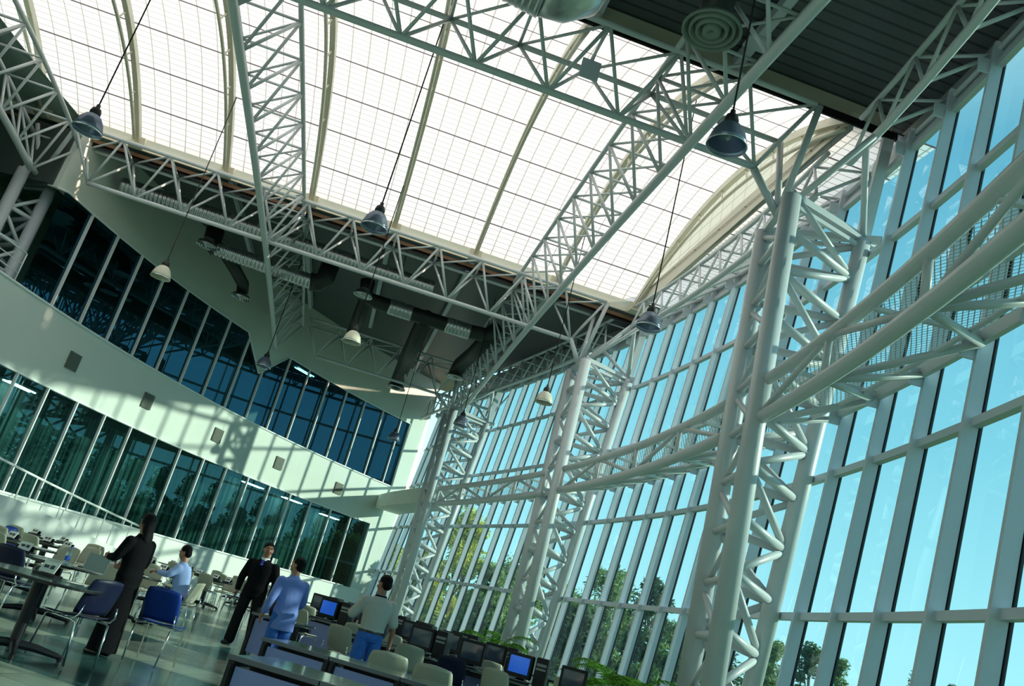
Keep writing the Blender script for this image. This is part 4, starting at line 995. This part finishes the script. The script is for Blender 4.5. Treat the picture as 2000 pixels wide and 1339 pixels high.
person('woman with long black hair in long black clothes standing at the left table', (-1.96, 10.75, 0), 1.0, .90, 'skin', arms=((V(-.24, .10, 1.17), V(-.12, .34, 1.15), (.3, 1, 0), (0, 0, 1), .7), (V(.25, .06, 1.13), V(.14, .30, 1.05), (-.3, 1, 0), (0, 0, 1), .7)),
       legs=((V(-.08, .02, .5), V(-.09, 0, .09), (0, 1, 0)), (V(.08, .02, .5), V(.09, 0, .09), (0, 1, 0))), top=('coat', 'sweater'), bottom=('long_skirt', 'sweater'), skirt=True, hair='long', pitch=-.15, sleeve=1.8, lean=.06)
person('man in pale blue shirt sitting on a cream chair, writing at the table', (-1.98, 15.6, 0), 1.32, 1.0, 'skin2', pelvis=(0, -.03, .56), lean=.22, arms=((V(-.26, .20, .86), V(-.14, .44, .86), (.2, 1, -.1), (1, 0, 0), .6), (V(.27, .22, .85), V(.16, .46, .86), (-.2, 1, -.1), (-1, 0, 0), .6)),
       legs=((V(-.12, .42, .52), V(-.12, .40, .09), (0, 1, 0)), (V(.12, .42, .52), V(.13, .36, .09), (0, 1, 0))), top=('shirt', 'shirt_pale'), bottom=('trousers', 'trouser'), pitch=-.3, sleeve=1.85)
person('man in rumpled blue denim shirt and jeans, seen from behind and turned left', (-.17, 12.3, 0), .55, .90, 'skin2', lean=.10, arms=((V(-.28, .0, 1.10), V(-.27, .12, .87), (0, .4, -1), (0, 1, 0), .6), (V(.27, .08, 1.12), V(.2, .3, 1.0), (-.2, 1, -.1), (-1, 0, 0), .6)),
       legs=((V(-.1, .03, .5), V(-.12, 0, .09), (0, 1, 0)), (V(.1, .03, .5), V(.12, 0, .09), (0, 1, 0))), top=('shirt', 'shirt_blue'), bottom=('jeans', 'jeans'), yaw=.5, sleeve=1.8, untuck=.24, wide=1.1)
def ex_polo(e, L, hc, q, sh):
    bm = bmesh.new(); loft(bm, [(*L(.50), .10, .085), (*L(.56), .072, .070)]); skin(obj('collar', bm, 'collar', e, True), .009, 1)
    bm = bmesh.new(); loft(bm, [(*L(.03), .180, .133), (*L(.065), .180, .133)]); obj('belt', bm, 'shoe', e)
person('man in beige polo shirt and blue jeans standing with his back turned', (.97, 11.75, 0), .30, .93, 'skin', arms=((V(-.30, .12, 1.14), V(-.22, .36, 1.18), (-.1, 1, .1), (0, 0, 1), .7), (V(.28, -.03, 1.12), V(.31, .02, .86), (0, .1, -1), (0, 1, 0), .5)),
       legs=((V(-.11, .02, .5), V(-.13, 0, .09), (-.1, 1, 0)), (V(.11, .03, .5), V(.13, 0, .09), (.1, 1, 0))), top=('polo_shirt', 'polo'), bottom=('jeans', 'jeans'), yaw=.45, pitch=-.12, sleeve=.85, untuck=-.05, extras=ex_polo, wide=1.08)

# ---------------------------------------------------------------- palms
def palm(x, y, h, n, label, seed):
    rnd = random.Random(seed); e = empty('potted_palm', (x, y, 0)); tag(e, label, 'plant')
    bm = bmesh.new(); lathe(bm, [(.001, 0), (.16, 0), (.21, .32), (.23, .34), (.20, .34), (.17, .30), (.001, .29)], 24); obj('pot', bm, 'pot', e, True)
    bm = bmesh.new()
    for k in range(3): a = k*2.1; pipe(bm, [(.03*math.cos(a), .03*math.sin(a), .29), (.07*math.cos(a), .07*math.sin(a), h*.45)], [.022, .015], 8)
    obj('stem', bm, 'bark', e)
    for i in range(n):
        az = i*2.4+rnd.random(); L = h*(.5+.25*rnd.random()); up = .9+.5*rnd.random(); bm = bmesh.new(); sp = []
        for k in range(13):
            t = k/12; sp.append(V(math.cos(az)*L*t*.8, math.sin(az)*L*t*.8, h*.42+L*(up*t-.95*t*t)))
        pipe(bm, sp, [.008*(1-k/14) for k in range(13)], 5)
        for k in range(2, 13):
            t = (sp[k]-sp[k-1]).normalized(); sd_ = t.cross(V(0, 0, 1)).normalized()
            for s in (-1, 1):
                for dd in (0, .5):
                    p = sp[k-1].lerp(sp[k], dd); ln = L*.30*math.sin(PI*min(.97, (k+dd)/13.5))+.03; d_ = (sd_*s+t*.7+V(0, 0, -.15)).normalized()
                    w = t*.014; q1 = p+d_*ln*.5+V(0, 0, .01); q2 = p+d_*ln+V(0, 0, -.05*ln*3)
                    bm.faces.new([bm.verts.new(v) for v in (p-w, p+w, q1+w, q1-w)]); bm.faces.new([bm.verts.new(v) for v in (q1-w, q1+w, q2)])
        obj('frond', bm, 'palm', e)
palm(5.25, 13.6, 1.75, 13, 'potted palm with arching fronds beside the glass right of the middle column', 3)
palm(4.35, 19.6, 1.85, 12, 'potted palm just left of the middle column', 8)
palm(6.35, 18.6, 1.3, 9, 'small potted palm at the glass behind the table on the right', 5)

# ---------------------------------------------------------------- trees outside
def crown_mesh(seed, n, hgt, wid, leaf, clumps):
    rnd = random.Random(seed); bm = bmesh.new(); cl = []
    for i in range(clumps):
        z = hgt*(.12+.86*rnd.random()); f = math.sin(PI*min(1, max(.08, (z/hgt)**.8)))*.9+.15; a = rnd.random()*2*PI; rr = wid*f*math.sqrt(rnd.random())*.75
        cl.append((V(rr*math.cos(a), rr*math.sin(a), z), wid*(.16+.2*rnd.random())))
    for i in range(n):
        c, r_ = cl[rnd.randrange(clumps)]; d = V(rnd.gauss(0, 1), rnd.gauss(0, 1), rnd.gauss(0, 1)).normalized()*r_*(rnd.random()**.4)
        p = c+d; u = V(rnd.gauss(0, 1), rnd.gauss(0, 1), rnd.gauss(0, 1)).normalized(); w = u.orthogonal().normalized(); s = leaf*(.6+.8*rnd.random())
        bm.faces.new([bm.verts.new(v) for v in (p-u*s, p-w*s*.4, p+u*s, p+w*s*.4)])
    me = D.meshes.new('crown'); bm.to_mesh(me); bm.free(); return me, cl
TREES = [(7.6, 47.9, 7.6, 2.0, 'leaf_y', 'tallest slender yellow-green tree outside, between the farthest and middle columns'), (5.2, 42.5, 4.6, 1.3, 'leaf_y', 'yellow-green tree outside just right of the farthest column'),
         (11.4, 50.3, 5.4, 2.4, 'leaf_g', 'round green tree outside left of the middle column'), (8.2, 40.5, 4.2, 1.7, 'leaf_g', 'low green tree outside in front of the tallest one'),
         (15.5, 45.1, 6.3, 2.2, 'leaf_g', 'tall green tree outside just right of the middle column'), (16.4, 40.9, 5.6, 1.6, 'leaf_d', 'dark tree outside in the middle bay, right of the tall green one'),
         (15.6, 53.8, 5.4, 2.8, 'leaf_g', 'pale wide tree outside right behind the middle column'), (20.9, 47.1, 4.4, 2.2, 'leaf_g', 'low wide tree outside near the left of the nearest column'),
         (20.6, 41.2, 3.4, 1.8, 'leaf_d', 'dark low tree outside left of the nearest column'), (27.3, 48.0, 4.9, 1.5, 'leaf_g', 'green tree outside just right of the nearest column'),
         (30.7, 49.5, 5.4, 1.3, 'leaf_d', 'dark pointed tree outside in the second bay right of the nearest column'), (33.9, 51.5, 5.4, 1.2, 'leaf_g', 'green tree outside beside the dark pointed one'),
         (33.0, 42.6, 5.8, 1.2, 'leaf_d', 'dark pointed tree outside near the lower right'), (38.2, 46.4, 5.4, .9, 'leaf_d', 'small dark tree outside at the lower right'),
         (4.9, 62.0, 5.0, 2.2, 'leaf_y', 'far yellow-green tree seen beside the plaster end wall'), (12.6, 40.2, 3.4, 1.9, 'leaf_d', 'dark bushy tree outside behind the middle column'),
         (15.4, 34.8, 2.9, 1.7, 'leaf_g', 'low bushy tree outside in the bay left of the nearest column'), (21.6, 61.5, 6.4, 2.5, 'leaf_g', 'pale green tree far outside in the middle bay'),
         (23.8, 50.0, 3.6, 2.0, 'leaf_g', 'low green tree outside hidden by the nearest column'), (9.4, 56, 5.6, 2.6, 'leaf_g', 'broad green tree farther outside behind the tallest one')]
for i, (x, y, h, w, m, lab) in enumerate(TREES):
    e = empty('tree', (x, y, -.25)); tag(e, lab, 'tree', 'trees on the lawn outside')
    w *= 1.15; me, cl = crown_mesh(100+i, 5200, h, w, .15 if w > 1.4 else .11, 30); link('crown', me, m, e)
    bm = bmesh.new(); pipe(bm, [(0, 0, 0), (.05, .02, h*.4), (0, .05, h*.85)], [.16, .10, .03], 8)
    for c, r_ in cl[:10]: pipe(bm, [(0, .02, c.z*.55), c*.6+V(0, 0, c.z*.35), c], [.05, .03, .012], 5)
    obj('trunk', bm, 'bark', e)
bm = bmesh.new(); rnd = random.Random(7)
for i in range(9000):
    t = rnd.random(); x = 8+t*34; y = 60-abs(t-.4)*16+rnd.random()*4; z = (rnd.random()**1.4)*(1.6+1.2*math.sin(t*23)+.8*math.sin(t*61))
    p = V(x, y, z-.2); u = V(rnd.gauss(0, 1), rnd.gauss(0, 1), rnd.gauss(0, 1)).normalized(); w = u.orthogonal().normalized(); s = .22
    bm.faces.new([bm.verts.new(v) for v in (p-u*s, p-w*s*.5, p+u*s, p+w*s*.5)])
tag(obj('hedge', bm, 'leaf_g'), 'continuous low green shrubbery beyond the trees outside', 'shrubbery', kind='stuff')
